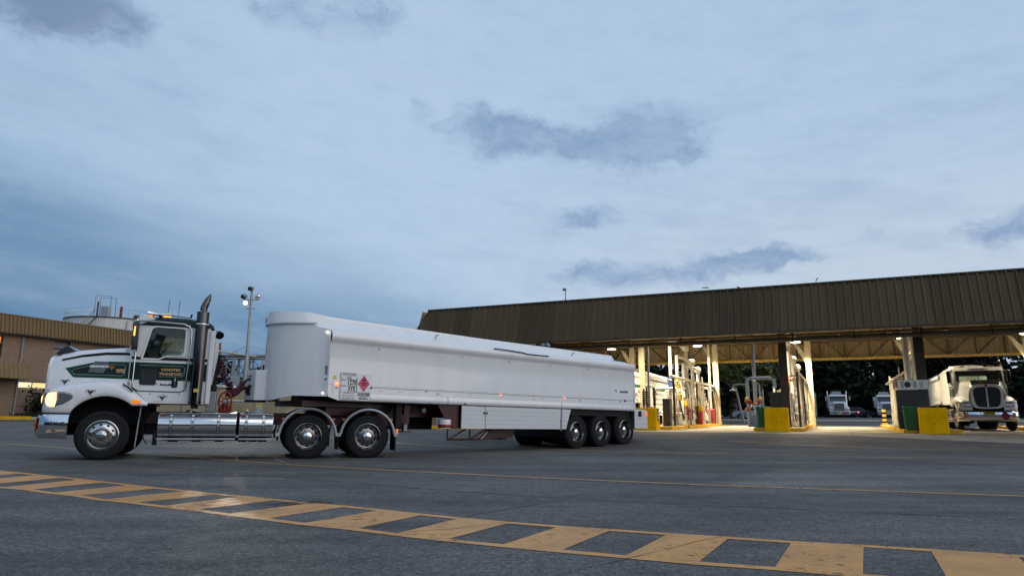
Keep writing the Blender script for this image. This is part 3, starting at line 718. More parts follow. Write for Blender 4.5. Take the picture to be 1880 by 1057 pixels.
def arch(x):
    if x > 5.45: return .955
    if x < 4.34: return 1.13
    return max(.955, .57 + math.sqrt(max(0, .745 ** 2 - (x - 4.84) ** 2)))
def decal(parent, name, cols, material, off=.004):
    """strip on the hood / cab side: list of (x, zlow, zhigh)"""
    rows = []
    c2 = []
    for (a, b) in zip(cols, cols[1:]):
        k = max(1, int(abs(b[0] - a[0]) / .12))
        for i in range(k): c2.append(tuple(a[j] + (b[j] - a[j]) * i / k for j in range(3)))
    c2.append(cols[-1])
    for (x, z0, z1) in c2:
        rows.append([(x, yside(x, z0 + (z1 - z0) * q / 4) + off, z0 + (z1 - z0) * q / 4) for q in range(5)])
    m = B(); m.grid(rows); return m.build(name, material, parent, angle=60)
RX = (R(90), 0, R(180))     # text facing +y, reading towards -x
def emblem(parent, x, z, y, s, material='ink_black'):
    """small horned-head style scroll emblem: curled strokes round a shield"""
    m = B()
    for sg in (-1, 1):
        pts = []
        for i in range(13):
            a = -.6 + i * .42; r = .30 - .018 * i; pts.append((x + s * sg * (.42 + r * math.cos(a)), y, z + s * (.12 + r * math.sin(a))))
        m.tube(pts, s * .042, 5)
        m.prism([(x + sg * s * .05, z + s * .3), (x + sg * s * .38, z + s * .18), (x + sg * s * .3, z - s * .25)], y - .002, y + .003)
    m.prism([(x - s * .22, z + s * .1), (x + s * .22, z + s * .1), (x + s * .05, z - s * .55), (x - s * .05, z - s * .55)], y - .002, y + .003)
    return m.build('emblem', material, parent)

def prime_mover(label, loc, rot, lit=True, group=None):
    T = thing('prime_mover', label, 'truck', loc, group=group, rot=rot)
    # --- chassis
    for s in (-1, 1):
        B().prism([(-1.7, .86), (-1.5, .74), (5.6, .74), (5.6, 1.0), (-1.7, 1.02)], s * .43 - .04, s * .43 + .04).build('chassis_rail', 'chassis_red', T)
    for x in (-1.5, .05, 1.5, 3.0, 4.2): B().bb(x - .06, x + .06, -.39, .39, .78, .98).build('cross_member', 'chassis_red', T)
    for x in (.73, -.63): B().cyl((x, -.95, .49), (x, .95, .49), .09, n=12).build('drive_axle', 'black_plastic', T); 
    for x in (.73, -.63): B().lathe([(.001, -.24), (.2, -.18), (.24, 0), (.2, .18), (.001, .24)], (x, 0, .52), 'y', 16).build('differential', 'black_plastic', T)
    B().bb(4.4, 5.3, -.3, .3, .5, .74).build('sump', 'black_plastic', T)
    B().bb(1.6, 4.4, -.38, .38, .50, .76).build('gearbox', 'black_plastic', T)
    B().cyl((4.84, -.92, .5), (4.84, .92, .5), .06, n=10).build('steer_axle', 'black_plastic', T)
    B().prism([(-.65, 1.02), (.75, 1.02), (.65, 1.16), (-.45, 1.2), (-.75, 1.1)], -.46, .46).build('fifth_wheel', 'black_plastic', T)
    # --- bumper: polished, wrapped round the corners
    plan = [(6.12, 0), (6.12, .45), (6.10, .8), (6.04, 1.0), (5.94, 1.13), (5.80, 1.19), (5.62, 1.22), (5.46, 1.225)]
    full = [(x, -y) for x, y in reversed(plan[1:])] + plan
    b = B(); prof = [(.44, -.07), (.46, -.02), (.52, 0), (.68, .012), (.86, .006), (.915, -.012), (.925, -.05)]
    rows = []
    for (z, o) in prof:
        rows.append([(x + o * (1 if abs(y) < 1.0 else .4), y + o * (0 if abs(y) < .9 else (1 if y > 0 else -1)), z - (.03 if x < 5.6 and z < .6 else 0)) for x, y in full])
    b.grid(rows); b.build('bumper', 'chrome', T, angle=50)
    B().bb(5.5, 6.02, -1.1, 1.1, .90, .955).build('bumper_filler', 'black_plastic', T)
    B().bb(6.115, 6.13, -.24, .24, .74, .87).build('number_plate', 'yellow_sticker', T)
    text('WP 20', .10, 'ink_black', T, (6.133, 0, .805), (R(90), 0, R(90)), bold=.004)
    B().prism([(-.0, -.21), (.21, 0), (0, .21), (-.21, 0)], 6.125, 6.137, 'x').build('flammable_placard', 'placard_red', T, (0.004, .62, .70))
    for s in (-1, 1):
        B().lathe([(.001, .02), (.05, .0)], (6.118, s * .34, .8), 'x', 12).build('tow_eye', 'hole_black', T)
        B().bb(6.06, 6.075, s * .9 - .13, s * .9 + .13, .62, .84).build('indicator', 'amber_lens', T, rot=(0, 0, 0))
    # --- bonnet
    xs_ = [6.03, 6.0, 5.95, 5.85, 5.7, 5.5, 5.3, 5.1, 4.9, 4.7, 4.5]
    rows = []
    for x in xs_:
        w, zt = whood(x), ztop(x); half = [(0, zt), (.45 * w, zt - .006), (.72 * w, zt - .03), (.88 * w, zt - .07), (.965 * w, zt - .125), (w, zt - .2)]
        zb = zt - .2
        for q in range(1, 7):
            z = zb + (1.42 - zb) * q / 6; half.append((yhood(x, z), z))
        half[5] = (yhood(x, zb), zb)
        rows.append([(x, -y, z) for y, z in reversed(half[1:])] + [(x, y, z) for y, z in half])
    b = B(); b.grid(rows); b.build('bonnet', 'white_paint', T, angle=70)
    # grille surround and grille
    so = [(.0, 2.165), (.36, 2.15), (.54, 2.09), (.64, 1.96), (.675, 1.75), (.665, 1.45), (.63, 1.2), (.55, 1.08), (.4, 1.03), (0, 1.02)]
    sh = [(.0, 2.045), (.34, 2.035), (.47, 1.985), (.545, 1.86), (.55, 1.65), (.51, 1.35), (.46, 1.2), (.38, 1.11), (0, 1.09)]
    fl_ = lambda l: l + [(-y, z) for y, z in reversed(l[1:-1])]
    B().prism(fl_(so), 5.97, 6.075, 'x', holes=[fl_(sh)]).build('grille_surround', 'white_paint', T, bevel=.02)
    gm = B(); gm.prism(fl_([(y * .99, z) for y, z in sh]), 5.985, 5.995, 'x')
    for i in range(-17, 18):
        y = i * .03; zt_ = 2.02 - max(0, abs(y) - .34) * .9; zb_ = 1.11 if abs(y) < .38 else 1.11 + (abs(y) - .38) * 3.0
        if zb_ < zt_ - .1: gm.bb(5.996, 6.03, y - .004, y + .004, zb_, zt_)
    for j in range(19): gm.bb(6.0, 6.016, -.45 - .004 * j, .45 + .004 * j, 1.2 + j * .042, 1.206 + j * .042)
    gm.build('grille', 'grille_mesh', T)
    B().bb(6.03, 6.085, -.028, .028, 1.05, 2.1).build('grille_bar', 'white_paint', T, bevel=.008)
    B().lathe([(.001, .02), (.055, .012), (.06, 0)], (6.075, 0, 2.10), 'x', 16).build('badge', 'reel_red', T)
    # bug deflector standing on the nose
    B().prism([(5.93, 2.15), (5.99, 2.2), (5.80, 2.385), (5.66, 2.29), (5.72, 2.25)], -.56, .56).build('bug_deflector', 'dark_tint', T, bevel=.006)
    # --- guards with wheel arch
    for s in (-1, 1):
        b = B(); rows = []
        for x in [6.0, 5.97, 5.93, 5.86, 5.78, 5.68, 5.56, 5.46, 5.44, 5.36, 5.24, 5.1, 4.95, 4.8, 4.65, 4.52, 4.42, 4.35, 4.33, 4.25, 4.15, 4.06]:
            yo, zf, zl = interp(YO, x), interp(ZF, x), arch(x)
            zl = min(zl, zf - .03); H = zf - zl
            sec = [(.62, zf + .02), (yo - .30, zf + .005), (yo - .16, zf - min(.02, H * .05)), (yo - .07, zf - min(.06, H * .16)), (yo - .02, zf - min(.13, H * .34)), (yo, zf - min(.22, H * .55)), (yo + .004, zl + H * .2), (yo, zl), (yo - .015, zl - .012), (yo - .10, zl - .008)]
            rows.append([(x, s * y, z) for y, z in sec])
        b.grid(rows); f = [r for r in rows[0]]
        b.face(f + [(6.0, s * .62, .96)]); b.build('front_guard', 'white_paint', T, angle=60)
        # headlight: front lamps and the wrap-round lens on the corner
        hp = [(.70, 1.10), (1.00, 1.10), (1.03, 1.16), (1.0, 1.34), (.94, 1.37), (.74, 1.33), (.69, 1.24)]
        B().prism([(s * y, z) for y, z in hp], 5.99, 6.012, 'x').build('headlight_bezel', 'steel_grey', T)
        for yy, rr in ((.79, .085), (.945, .075)):
            hl = B(); hl.lathe([(.001, .006), (rr * .6, .012), (rr, .022), (rr + .012, .018)], (6.008, s * yy, 1.22), 'x', 20)
            hl.build('headlight', 'lamp_mirror' if not lit else 'head_lit', T)
        rows = []
        for x, za, zb in [(5.945, 1.20, 1.23), (5.92, 1.12, 1.315), (5.88, 1.085, 1.345), (5.82, 1.07, 1.355), (5.745, 1.075, 1.36), (5.72, 1.08, 1.36)]:
            rows.append([(x, s * (interp(YO, x) + .012), za + (zb - za) * q / 3) for q in range(4)])
        m = B(); m.grid(rows); m.build('side_lens', 'head_lit' if lit else 'lamp_mirror', T, angle=60)
        rows = []
        for x, za, zb in [(5.72, 1.085, 1.36), (5.70, 1.09, 1.355), (5.60, 1.12, 1.345), (5.50, 1.19, 1.325), (5.445, 1.24, 1.30)]:
            rows.append([(x, s * (interp(YO, x) + .008), za + (zb - za) * q / 3) for q in range(4)])
        m = B(); m.grid(rows); m.build('lens_recess', 'chrome_dull', T, angle=60)
        m = B(); m.tube([(x, s * (interp(YO, x) + .014), z) for x, z in [(5.73, 1.075), (5.71, 1.2), (5.725, 1.36)]], .014, 6); m.build('lens_rim', 'chrome_dull', T)
        m = B(); m.tube([(x, s * (interp(YO, x) + .006), z) for x, z in [(5.90, 1.05), (5.75, 1.05), (5.6, 1.09), (5.47, 1.18), (5.41, 1.28), (5.46, 1.345), (5.6, 1.375), (5.8, 1.385), (5.92, 1.35)]], .010, 6); m.build('lens_edge', 'white_paint', T)
        B().bb(4.19, 4.37, s * 1.2 - .03, s * 1.2 + .03, 1.155, 1.235).build('side_indicator', 'amber_dim' if lit else 'amber_lens', T, bevel=.006)
        # dark wheel housing
        m = B(); m.grid([[(4.84 + .735 * math.cos(R(a)), s * y, .57 + .735 * math.sin(R(a))) for a in range(-5, 190, 13)] for y in (1.15, .5)]); m.build('wheel_housing', 'black_plastic', T)
        B().prism([(4.06, 1.14), (4.3, 1.42), (5.45, 1.42), (5.6, 1.2), (5.6, .85), (5.3, .70), (4.2, .70), (4.06, .95)], s * .52 - .01, s * .52 + .01).build('splash_panel', 'black_plastic', T)
    # --- cab
    out = [(4.50, 2.33), (4.37, 2.86), (4.33, 2.92), (3.02, 2.90), (2.97, 2.85), (2.97, 1.17), (4.07, 1.17), (4.45, 1.55), (4.50, 1.65)]
    win = [(4.265, 2.13), (4.135, 2.765), (4.10, 2.80), (4.05, 2.815), (3.53, 2.805), (3.485, 2.79), (3.465, 2.745), (3.465, 2.26), (3.48, 2.22), (3.52, 2.205), (3.80, 2.205), (3.95, 2.13)]
    for s in (-1, 1):
        y0 = s * CABY; B().prism(out, y0 - s * .05, y0, holes=[win]).build('cab_side', 'white_paint', T, bevel=.010)
        # window glass, frame ring and rubber
        B().prism([(x * .999 + .004, z) for x, z in win], y0 - s * .032, y0 - s * .026).build('side_window', 'cab_glass', T)
        ring = [(3.865 + (x - 3.865) * 1.11, 2.475 + (z - 2.475) * 1.085) for x, z in win]
        B().prism(ring, y0 - s * .002, y0 + s * .022, holes=[[(3.865 + (x - 3.865) * .985, 2.475 + (z - 2.475) * .985) for x, z in win]]).build('window_frame', 'white_paint', T, bevel=.008)
        m = B(); m.tube([(x, y0 + s * .006, z) for x, z in win + [win[0]]], .012, 5); m.build('window_seal', 'black_plastic', T)
        # door: proud skin with rounded lower corners, below the window
        dr = [(4.385, 2.06), (4.385, 1.56), (4.36, 1.48), (4.29, 1.44), (3.48, 1.435), (3.41, 1.46), (3.37, 1.53), (3.37, 2.06)]
        door = B().prism(dr, y0 - s * .001, y0 + s * .012).build('door', 'white_paint', T, bevel=.006)
        m = B(); m.tube([(x, y0 + s * .004, z) for x, z in [(4.40, 2.9 - .25)] + [(4.40, 2.07)] + [(4.40, 1.56), (4.37, 1.47), (4.29, 1.425), (3.48, 1.42), (3.40, 1.45), (3.355, 1.53), (3.355, 2.07), (3.36, 2.6)]], .007, 5); m.build('door_gap', 'black_plastic', T)
        B().prism([(4.25, 1.56), (4.28, 1.59), (4.28, 1.87), (4.25, 1.90), (3.99, 1.90), (3.96, 1.87), (3.96, 1.59), (3.99, 1.56)], y0 + s * .006, y0 + s * .024).build('kick_window', 'dark_tint', door, bevel=.004)
        B().prism([(3.53, 1.54), (3.55, 1.52), (3.63, 1.52), (3.65, 1.54), (3.65, 1.74), (3.53, 1.74)], y0 + s * .006, y0 + s * .025).build('handle_recess', 'hole_black', door)
        B().tube([(3.58, y0 + s * .025, 1.56), (3.585, y0 + s * .05, 1.64), (3.58, y0 + s * .025, 1.72)], .012, 6).build('door_handle', 'chrome', door)
        B().bb(4.19, 4.21, y0 + s * .02, y0 + s * .03, 1.66, 1.80).build('step_badge', 'chrome', door)
        # sill panel with three fixings
        B().prism([(4.10, 1.40), (3.40, 1.40), (3.40, 1.22), (4.06, 1.22), (4.24, 1.38)], y0 - s * .001, y0 + s * .008).build('sill_panel', 'white_paint', T, bevel=.004)
        for x in (4.05, 3.78, 3.47): B().cyl((x, y0, 1.375), (x, y0 + s * .014, 1.375), .012, n=8).build('fixing', 'black_plastic', T)
        # grab rails
        m = B(); m.tube([(4.44, s * 1.12, 2.90), (4.40, s * 1.13, 2.935), (4.2, s * 1.135, 2.935), (3.52, s * 1.135, 2.905), (3.40, s * 1.135, 2.86), (3.345, s * 1.135, 2.76), (3.335, s * 1.135, 2.5), (3.36, s * 1.13, 1.8), (3.375, s * 1.11, 1.47)], .016, 8); m.build('grab_rail', 'chrome_dull', T)
        m = B(); m.tube([(4.40, s * 1.10, 2.25), (4.40, s * 1.125, 2.05), (4.40, s * 1.125, 1.62), (4.36, s * 1.12, 1.50), (4.28, s * 1.10, 1.46)], .015, 8); m.build('grab_rail', 'chrome_dull', T)
        # mirror with lit repeater
        mi = B().prism([(4.355, 2.30), (4.475, 2.28), (4.49, 2.86), (4.44, 2.91), (4.37, 2.91)], s * 1.17, s * 1.33).build('mirror', 'chrome_dark', T, bevel=.025)
        B().prism([(4.425, 2.58), (4.455, 2.585), (4.45, 2.78), (4.425, 2.78)], s * 1.325, s * 1.338).build('repeater', 'amber_lit' if lit else 'amber_lens', mi)
        m = B(); m.tube([(4.42, s * 1.02, 2.92), (4.42, s * 1.25, 2.95), (4.42, s * 1.25, 2.24), (4.42, s * 1.03, 2.2)], .013, 6); m.build('mirror_arm', 'chrome', T)
        # cab rear corner extender
        B().bb(2.86, 2.95, s * 1.08 - .02, s * 1.08 + .02, 1.18, 2.80).build('corner_extender', 'white_paint', T, bevel=.006)
    # front wall, pillars and windscreen
    B().prism([(4.42, 1.5), (4.50, 1.5), (4.52, 2.33), (4.44, 2.33)], -1.01, 1.01).build('firewall', 'white_paint', T)
    B().prism([(4.46, 2.33), (4.62, 2.345), (4.62, 2.30), (4.5, 2.2)], -1.0, 1.0).build('cowl', 'white_paint', T)
    for s in (-1, 1): B().tube([(4.50, s * 1.0, 2.33), (4.355, s * .985, 2.92)], .05, 6).build('windscreen_pillar', 'white_paint', T)
    for s in (-1, 1): B().prism([(4.525, 2.345), (4.535, 2.345), (4.385, 2.92), (4.375, 2.92)], s * .02, s * .98).build('windscreen', 'cab_glass', T)
    B().tube([(4.535, 0, 2.34), (4.385, 0, 2.92)], .018, 6).build('windscreen_bar', 'black_plastic', T)
    for y in (-.55, .25): B().tube([(4.58, y, 2.345), (4.55, y + .25, 2.40), (4.50, y + .45, 2.50)], .008, 5).build('wiper', 'black_plastic', T)
    # rear wall with window, floor, interior
    B().prism([(-1.02, 1.17), (1.02, 1.17), (1.02, 2.9), (-1.02, 2.9)], 2.965, 3.0, 'x', holes=[[(-.6, 2.15), (.6, 2.15), (.6, 2.7), (-.6, 2.7)]]).build('rear_wall', 'white_paint', T)
    B().bb(2.975, 2.985, -.61, .61, 2.14, 2.71).build('rear_window', 'cab_glass', T)
    B().bb(3.0, 4.44, -1.0, 1.0, 1.2, 1.26).build('cab_floor', 'dark_interior', T)
    B().prism([(4.46, 1.3), (4.46, 2.31), (4.2, 2.27), (4.08, 2.1), (4.14, 1.8), (4.3, 1.3)], -.99, .99).build('dashboard', 'dark_interior', T, bevel=.03)
    for y in (-.52, .52):
        B().prism([(3.95, 1.58), (3.95, 1.70), (3.45, 1.74), (3.36, 2.16), (3.22, 2.18), (3.25, 1.58)], y - .25, y + .25).build('seat', 'seat_fabric', T, bevel=.05)
    sw = B(); sw.tube([(4.05 + .08 * math.sin(R(a)), -.52 + .23 * math.cos(R(a)), 2.17 + .21 * math.sin(R(a))) for a in range(0, 361, 20)], .018, 6); sw.build('steering_wheel', 'black_plastic', T)
    B().bb(3.02, 4.3, -.99, .99, 2.855, 2.885).build('headlining', 'dark_interior', T)
    # roof cap
    rows = []
    for x, zt in [(4.38, 2.90), (4.36, 2.955), (4.30, 3.01), (4.15, 3.055), (3.9, 3.075), (3.5, 3.07), (3.15, 3.035), (3.0, 2.995), (2.93, 2.94), (2.915, 2.86)]:
        e = max(.0, min(1, (zt - 2.86) / .12)); half = [(0, zt + .02 * e), (.5, zt + .015 * e), (.85, zt), (1.0, zt - .045 * e), (1.062, zt - .11 * e), (1.072, 2.845)]
        rows.append([(x, -y, z) for y, z in reversed(half[1:])] + [(x, y, z) for y, z in half])
    b = B(); b.grid(rows); b.build('roof', 'dark_green', T, angle=60)
    B().prism([(4.53, 2.90), (4.36, 3.075), (4.30, 3.085), (4.10, 2.995), (4.13, 2.965), (4.26, 2.965), (4.40, 2.925), (4.50, 2.895)], -1.03, 1.03).build('sun_visor', 'white_paint', T, bevel=.012)
    vis = B().bb(4.46, 4.475, -.42, .42, 2.945, 3.01).build('visor_board', 'sign_white', T, rot=(0, 0, 0))
    text('COOTES', .085, 'ink_black', T, (4.49, 0, 2.958), (R(50), 0, R(90)), bold=.003, sx=1.5)
    for y in (-.9, -.3, 0, .3, .9):
        B().lathe([(.05, 0), (.045, .04), (.02, .06), (.001, .062)], (4.22, y, 3.045), 'z', 12).build('roof_marker', 'amber_dim' if lit else 'amber_lens', T)
    for s in (-1, 1): B().box((4.25, s * .62, 3.11), (.12, .2, .09)).build('roof_lamp', 'steel_grey', T, bevel=.02)
    B().bb(4.0, 4.08, .3, .98, 3.09, 3.12).build('beacon_bar', 'steel_grey', T)
    B().lathe([(.075, 0), (.07, .06), (.04, .095), (.001, .10)], (3.92, .55, 3.09), 'z', 16).build('beacon', 'amber_lit' if lit else 'amber_lens', T)
    B().tube([(4.28, .88, 3.13), (4.15, .88, 3.125), (3.75, .86, 3.12), (3.42, .85, 3.09)], [.075, .03, .02, .015], 10).build('air_horn', 'chrome', T)
    B().tube([(3.42, .85, 3.08), (3.40, .85, 3.17)], .02, 6).build('horn_bracket', 'black_plastic', T)
    B().tube([(3.72, .4, 3.08), (3.715, .4, 3.55)], .006, 5).build('aerial', 'black_plastic', T)
    B().tube([(4.05, -.5, 3.08), (4.02, -.5, 3.68)], .006, 5).build('aerial', 'black_plastic', T)
    # --- livery
    decal(T, 'black_stripe', [(5.83, 2.03, 2.075), (5.45, 2.125, 2.175), (5.0, 2.185, 2.24), (4.62, 2.19, 2.245), (4.50, 2.185, 2.24)], 'black_paint')
    decal(T, 'green_band', [(5.74, 1.878, 1.882), (5.56, 1.69, 1.93), (5.25, 1.685, 2.01), (4.9, 1.68, 2.045), (4.50, 1.675, 2.045)], 'band_green', .003)
    decal(T, 'dark_band', [(5.64, 1.862, 1.868), (5.51, 1.725, 1.905), (5.25, 1.72, 1.975), (4.9, 1.715, 2.01), (4.50, 1.71, 2.01)], 'dark_green', .006)
    for za, zb in ((0, 0), (1, 1)):
        ln_ = [(5.55, 1.752), (5.25, 1.75), (4.9, 1.745), (4.62, 1.742), (4.585, 1.76), (4.58, 1.83)] if za == 0 else [(5.55, 1.752), (5.615, 1.84), (5.50, 1.88), (5.25, 1.945), (4.9, 1.98), (4.62, 1.978), (4.585, 1.96), (4.58, 1.83)]
        m = B(); m.tube([(x, yhood(x, z) + .006, z) for x, z in ln_], .0065, 5); m.build('pinstripe', 'pinstripe', T)
    for s in (1, -1):
        y = s * CABY
        m = B(); m.bb(2.98, 4.47, y + s * .0005, y + s * .0165, 2.105, 2.16); m.build('black_stripe', 'black_paint', T)
        m = B(); m.bb(2.975, 4.48, y + s * .0005, y + s * .0155, 1.665, 2.045); m.build('green_band', 'band_green', T)
        m = B(); m.bb(2.98, 4.475, y + s * .012, y + s * .0185, 1.70, 2.01); m.build('dark_band', 'dark_green', T)
        m = B(); m.tube([(x, y + s * .0195, z) for x, z in [(4.30, 1.98), (3.46, 1.98), (3.42, 1.95), (3.42, 1.79), (3.45, 1.76), (3.92, 1.745)]], .006, 5); m.build('pinstripe', 'pinstripe', T)
    yd = CABY + .0205
    text('COOTES', .072, 'gold_letter', T, (3.69, yd, 1.895), RX, bold=.002, sx=1.35); text('TRANSPORT', .072, 'gold_letter', T, (3.68, yd, 1.805), RX, bold=.002, sx=1.15)
    text('McALEESE', .058, 'ink_navy', T, (3.73, CABY + .016, 1.575), RX, bold=.003, sx=1.15)
    B().lathe([(.018, 0), (.034, .001)], (4.02 - .06, CABY + .0145, 1.578), 'y', 16, a0=-60, a1=200).build('roundel', 'ink_navy', T)
    B().lathe([(.018, 0), (.034, .001)], (4.02 - .06, CABY + .0145, 1.578), 'y', 16, a0=20, a1=110).build('roundel', 'ink_black', T)
    emblem(T, 3.80, 1.30, CABY + .012, .12)
    emblem(T, 5.13, 1.385, interp(YO, 5.13) + .012, .12); m = emblem(T, 5.70, 1.60, yhood(5.70, 1.6) + .010, .115)
    RH = (R(79), 0, R(180) - .2165)
    text('WP20', .115, 'gold_letter', T, (4.665, yhood(4.665, 1.84) + .012, 1.84), RH, bold=.004, sx=.62)
    bp = [(.20, -.12), (-.12, -.13), (-.20, .115), (.10, .125)]
    B().prism(bp, -.004, .012).build('badge_plate', 'plate_grey', T, (5.1, yhood(5.1, 1.92) + .006, 1.92), (R(11.3), 0, -.2165), bevel=.004)
    text('KENWORTH', .062, 'sign_white', T, (5.09, yhood(5.09, 1.93) + .022, 1.93), RH, bold=.004, shear=.25, sx=1.05)
    m = B(); m.prism([(4.84, 1.83), (4.87, 1.90), (4.92, 1.94), (4.83, 1.96), (4.78, 1.93), (4.80, 1.88), (4.78, 1.85)], yhood(4.85, 1.9) + .004, yhood(4.85, 1.9) + .014); m.build('motif', 'rust_letter', T)
    # bonnet latch strap
    B().tube([(4.56, 1.20, 1.56), (4.46, 1.225, 1.50), (4.36, 1.20, 1.41)], .018, 6).build('bonnet_latch', 'black_plastic', T)
    # --- exhaust
    for s in ((1,) if True else (1, -1)):
        ex = (3.15, s * 1.16)
        st = B().cyl((*ex, 1.17), (*ex, 3.20), .128, n=28).build('exhaust_stack', 'chrome_dark', T)
        B().lathe([(.135, 0), (.140, .012), (.135, .03)], (*ex, 2.90), 'z', 28).build('heat_shield_band', 'chrome', st)
        B().lathe([(.131, 0), (.137, .012), (.11, .03), (.075, .035)], (*ex, 3.185), 'z', 28).build('stack_cap', 'chrome', st)
        B().tube([(*ex, 3.2), (3.145, ex[1], 3.30), (3.12, ex[1], 3.38), (3.075, ex[1], 3.50), (3.03, ex[1] , 3.62)], [.078, .078, .076, .060, .012], 16).build('exhaust_tip', 'chrome_dark', st)
        B().lathe([(.131, 0), (.145, .01), (.131, .02)], (*ex, 1.2), 'z', 24).build('stack_foot', 'black_plastic', st)
        B().bb(3.10, 3.22, s * .7, s * 1.2, 1.08, 1.17).build('stack_bracket', 'black_plastic', T)
        B().bb(3.085, 3.185, ex[1] + .125, ex[1] + .131, 1.43, 1.50).build('warning_sticker', 'yellow_sticker', T)
    # --- fuel tanks on both sides
    def tank(x0, x1, s):
        prof = [(.62, 1.0), (.95, 1.0), (1.06, .985), (1.13, .95), (1.175, .89), (1.20, .80), (1.208, .72), (1.20, .63), (1.175, .55), (1.12, .49), (1.03, .455), (.62, .455)]
        m = B(); m.grid([[(x, s * y, z) for y, z in prof] for x in (x0, x1)])
        for x in (x0, x1): m.face([(x, s * y, z) for y, z in prof])
        tk = m.build('fuel_tank', 'chrome', T, angle=40)
        def band(xa, xb, za, zb, mt, nm, o=.004):
            rows = []
            for x in (xa, xb):
                rows.append([(x, s * (interp([(z, y) for y, z in prof[3:10]], za + (zb - za) * q / 4) + o), za + (zb - za) * q / 4) for q in range(5)])
            b = B(); b.grid(rows); return b.build(nm, mt, tk)
        band(x0 + .01, x1 - .01, .86, .925, 'tread_strip', 'tread_strip'); band(x0 + .01, x1 - .01, .535, .62, 'tread_strip_dull', 'tread_strip')
        for x in ([x0 + .36, x0 + .88, x0 + 1.30] if x1 - x0 > 1 else [x0 + .2, x0 + .56]):
            band(x - .030, x + .030, .52, .955, 'chrome_dull', 'strap', .010); band(x + .026, x + .034, .5, .955, 'black_plastic', 'strap_edge', .013); band(x - .034, x - .026, .5, .955, 'black_plastic', 'strap_edge', .013)
            B().cyl((x, s * 1.20, .80), (x, s * 1.235, .80), .02, n=8).build('strap_bolt', 'chrome', tk)
        B().bb(x0, x1, s * 1.10, s * 1.235, .415, .45).build('step_bar', 'guard_trim', tk, bevel=.008)
        B().bb(x0, x1, s * 1.02, s * 1.16, .955, .985).build('top_trim', 'chrome_dull', tk, bevel=.006)
        B().bb(x1 - .13, x1 - .03, s * 1.165, s * 1.175, .945, .965).build('reflector', 'amber_lens', tk)
        B().lathe([(.07, 0), (.07, .03), (.05, .045), (.001, .05)], ((x0 + x1) / 2 + .2, s * .98, 1.0), 'z', 16).build('filler_cap', 'chrome', tk)
        for q in range(3):
            xa = x0 + (x1 - x0) * (.15 + .3 * q); B().bb(xa, xa + .18, s * .7, s * 1.05, .37, .42).build('underslung_bracket', 'black_plastic', T)
    for s in (1, -1): tank(2.27, 3.82, s); tank(1.50, 2.20, s)
    B().bb(1.6, 3.75, .55, .8, .385, .45).build('pipe_tray', 'black_plastic', T)
    B().cyl((3.86, 1.1, .30), (3.86, 1.1, .62), .045, n=10).build('step_leg', 'black_plastic', T)
    B().tube([(4.18, 1.1, 1.1), (4.20, 1.13, .7), (4.22, 1.12, .25)], .012, 6).build('drain_hose', 'pipe_grey', T)
    B().tube([(4.14, 1.0, .6), (4.08, 1.02, .42), (4.02, 1.0, .33)], .012, 6).build('drain_hose', 'black_plastic', T)
    # --- rear guards and flaps
    for s in (1, -1):
        for x in (.73, -.63):
            g = B(); arc = [(x + .655 * math.cos(R(a)), .49 + .655 * math.sin(R(a))) for a in range(6, 175, 8)]
            g.grid([[(p, s * y, q) for p, q in arc] for y in (1.20, .60)]); gg = g.build('drive_guard', 'guard_black', T)
            g = B(); i2 = [(x + .60 * math.cos(R(a)), .49 + .60 * math.sin(R(a))) for a in range(6, 175, 8)]
            g.grid([[(p, s * 1.205, q) for p, q in arc], [(p, s * 1.225, q) for p, q in [((a[0] + b[0]) / 2, (a[1] + b[1]) / 2) for a, b in zip(arc, i2)]], [(p, s * 1.205, q) for p, q in i2]]); g.build('guard_trim', 'guard_trim', gg)
            for dx in (-.655, .655): B().bb(x + dx - .035, x + dx + .035, s * 1.16, s * 1.225, .50, .58).build('guard_clip', 'guard_trim', gg)
            for dx in (-.58, .55): B().lathe([(.001, .012), (.03, .006), (.032, 0)], (x + dx, s * 1.0, 1.0 - .12), 'y', 10).build('guard_reflector', 'amber_lens', gg)
        B().bb(-1.30, -1.275, s * .62, s * 1.2, .17, .56).build('mudflap', 'rubber', T); B().bb(.035, .06, s * .62, s * 1.2, .2, .6).build('mudflap', 'rubber', T)
        B().bb(1.36, 1.385, s * .62, s * 1.2, .4, .62).build('mudflap', 'rubber', T)
        B().bb(-1.345, -1.30, s * 1.15, s * 1.2, .56, .68).build('tail_marker', 'amber_dim' if lit else 'amber_lens', T)
    # --- behind the cab: tool box, hose post, reel, work light
    B().bb(2.74, 2.94, .30, .85, 1.02, 1.46).build('tool_box', 'steel_grey', T, bevel=.012)
    B().tube([(2.84, .45, 1.4), (2.82, .45, 1.7), (2.75, .45, 2.32)], .04, 8).build('hose_post', 'black_plastic', T)
    B().tube([(2.75, .45, 2.25), (2.70, .42, 2.29), (2.64, .40, 2.26)], .025, 6).build('hose_arm', 'black_plastic', T)
    B().bb(2.76, 2.92, .34, .56, 1.44, 1.62).build('post_clamp', 'black_plastic', T, bevel=.02)
    rl = bpy.data.objects.new('hose_reel', None); COL.objects.link(rl)
    rl.parent = T; rl.location = (2.55, .62, 1.25); rl.scale = (.85, .85, .85)
    for y in (-.16, .16):
        m = B(); m.tube([(.16 * math.cos(R(a)), y, .25 * math.sin(R(a))) for a in range(0, 361, 15)], .018, 7); m.build('reel_ring', 'reel_red', rl)
        for a in range(0, 180, 45): B().tube([(.16 * math.cos(R(a)), y, .25 * math.sin(R(a))), (-.16 * math.cos(R(a)), y, -.25 * math.sin(R(a)))], .014, 5).build('reel_spoke', 'reel_red', rl)
    B().cyl((0, -.17, 0), (0, .2, 0), .08, n=14).build('reel_drum', 'reel_red', rl)
    B().lathe([(.001, .215), (.05, .21), (.055, .2)], (0, 0, 0), 'y', 12).build('reel_cap', 'steel_grey', rl)
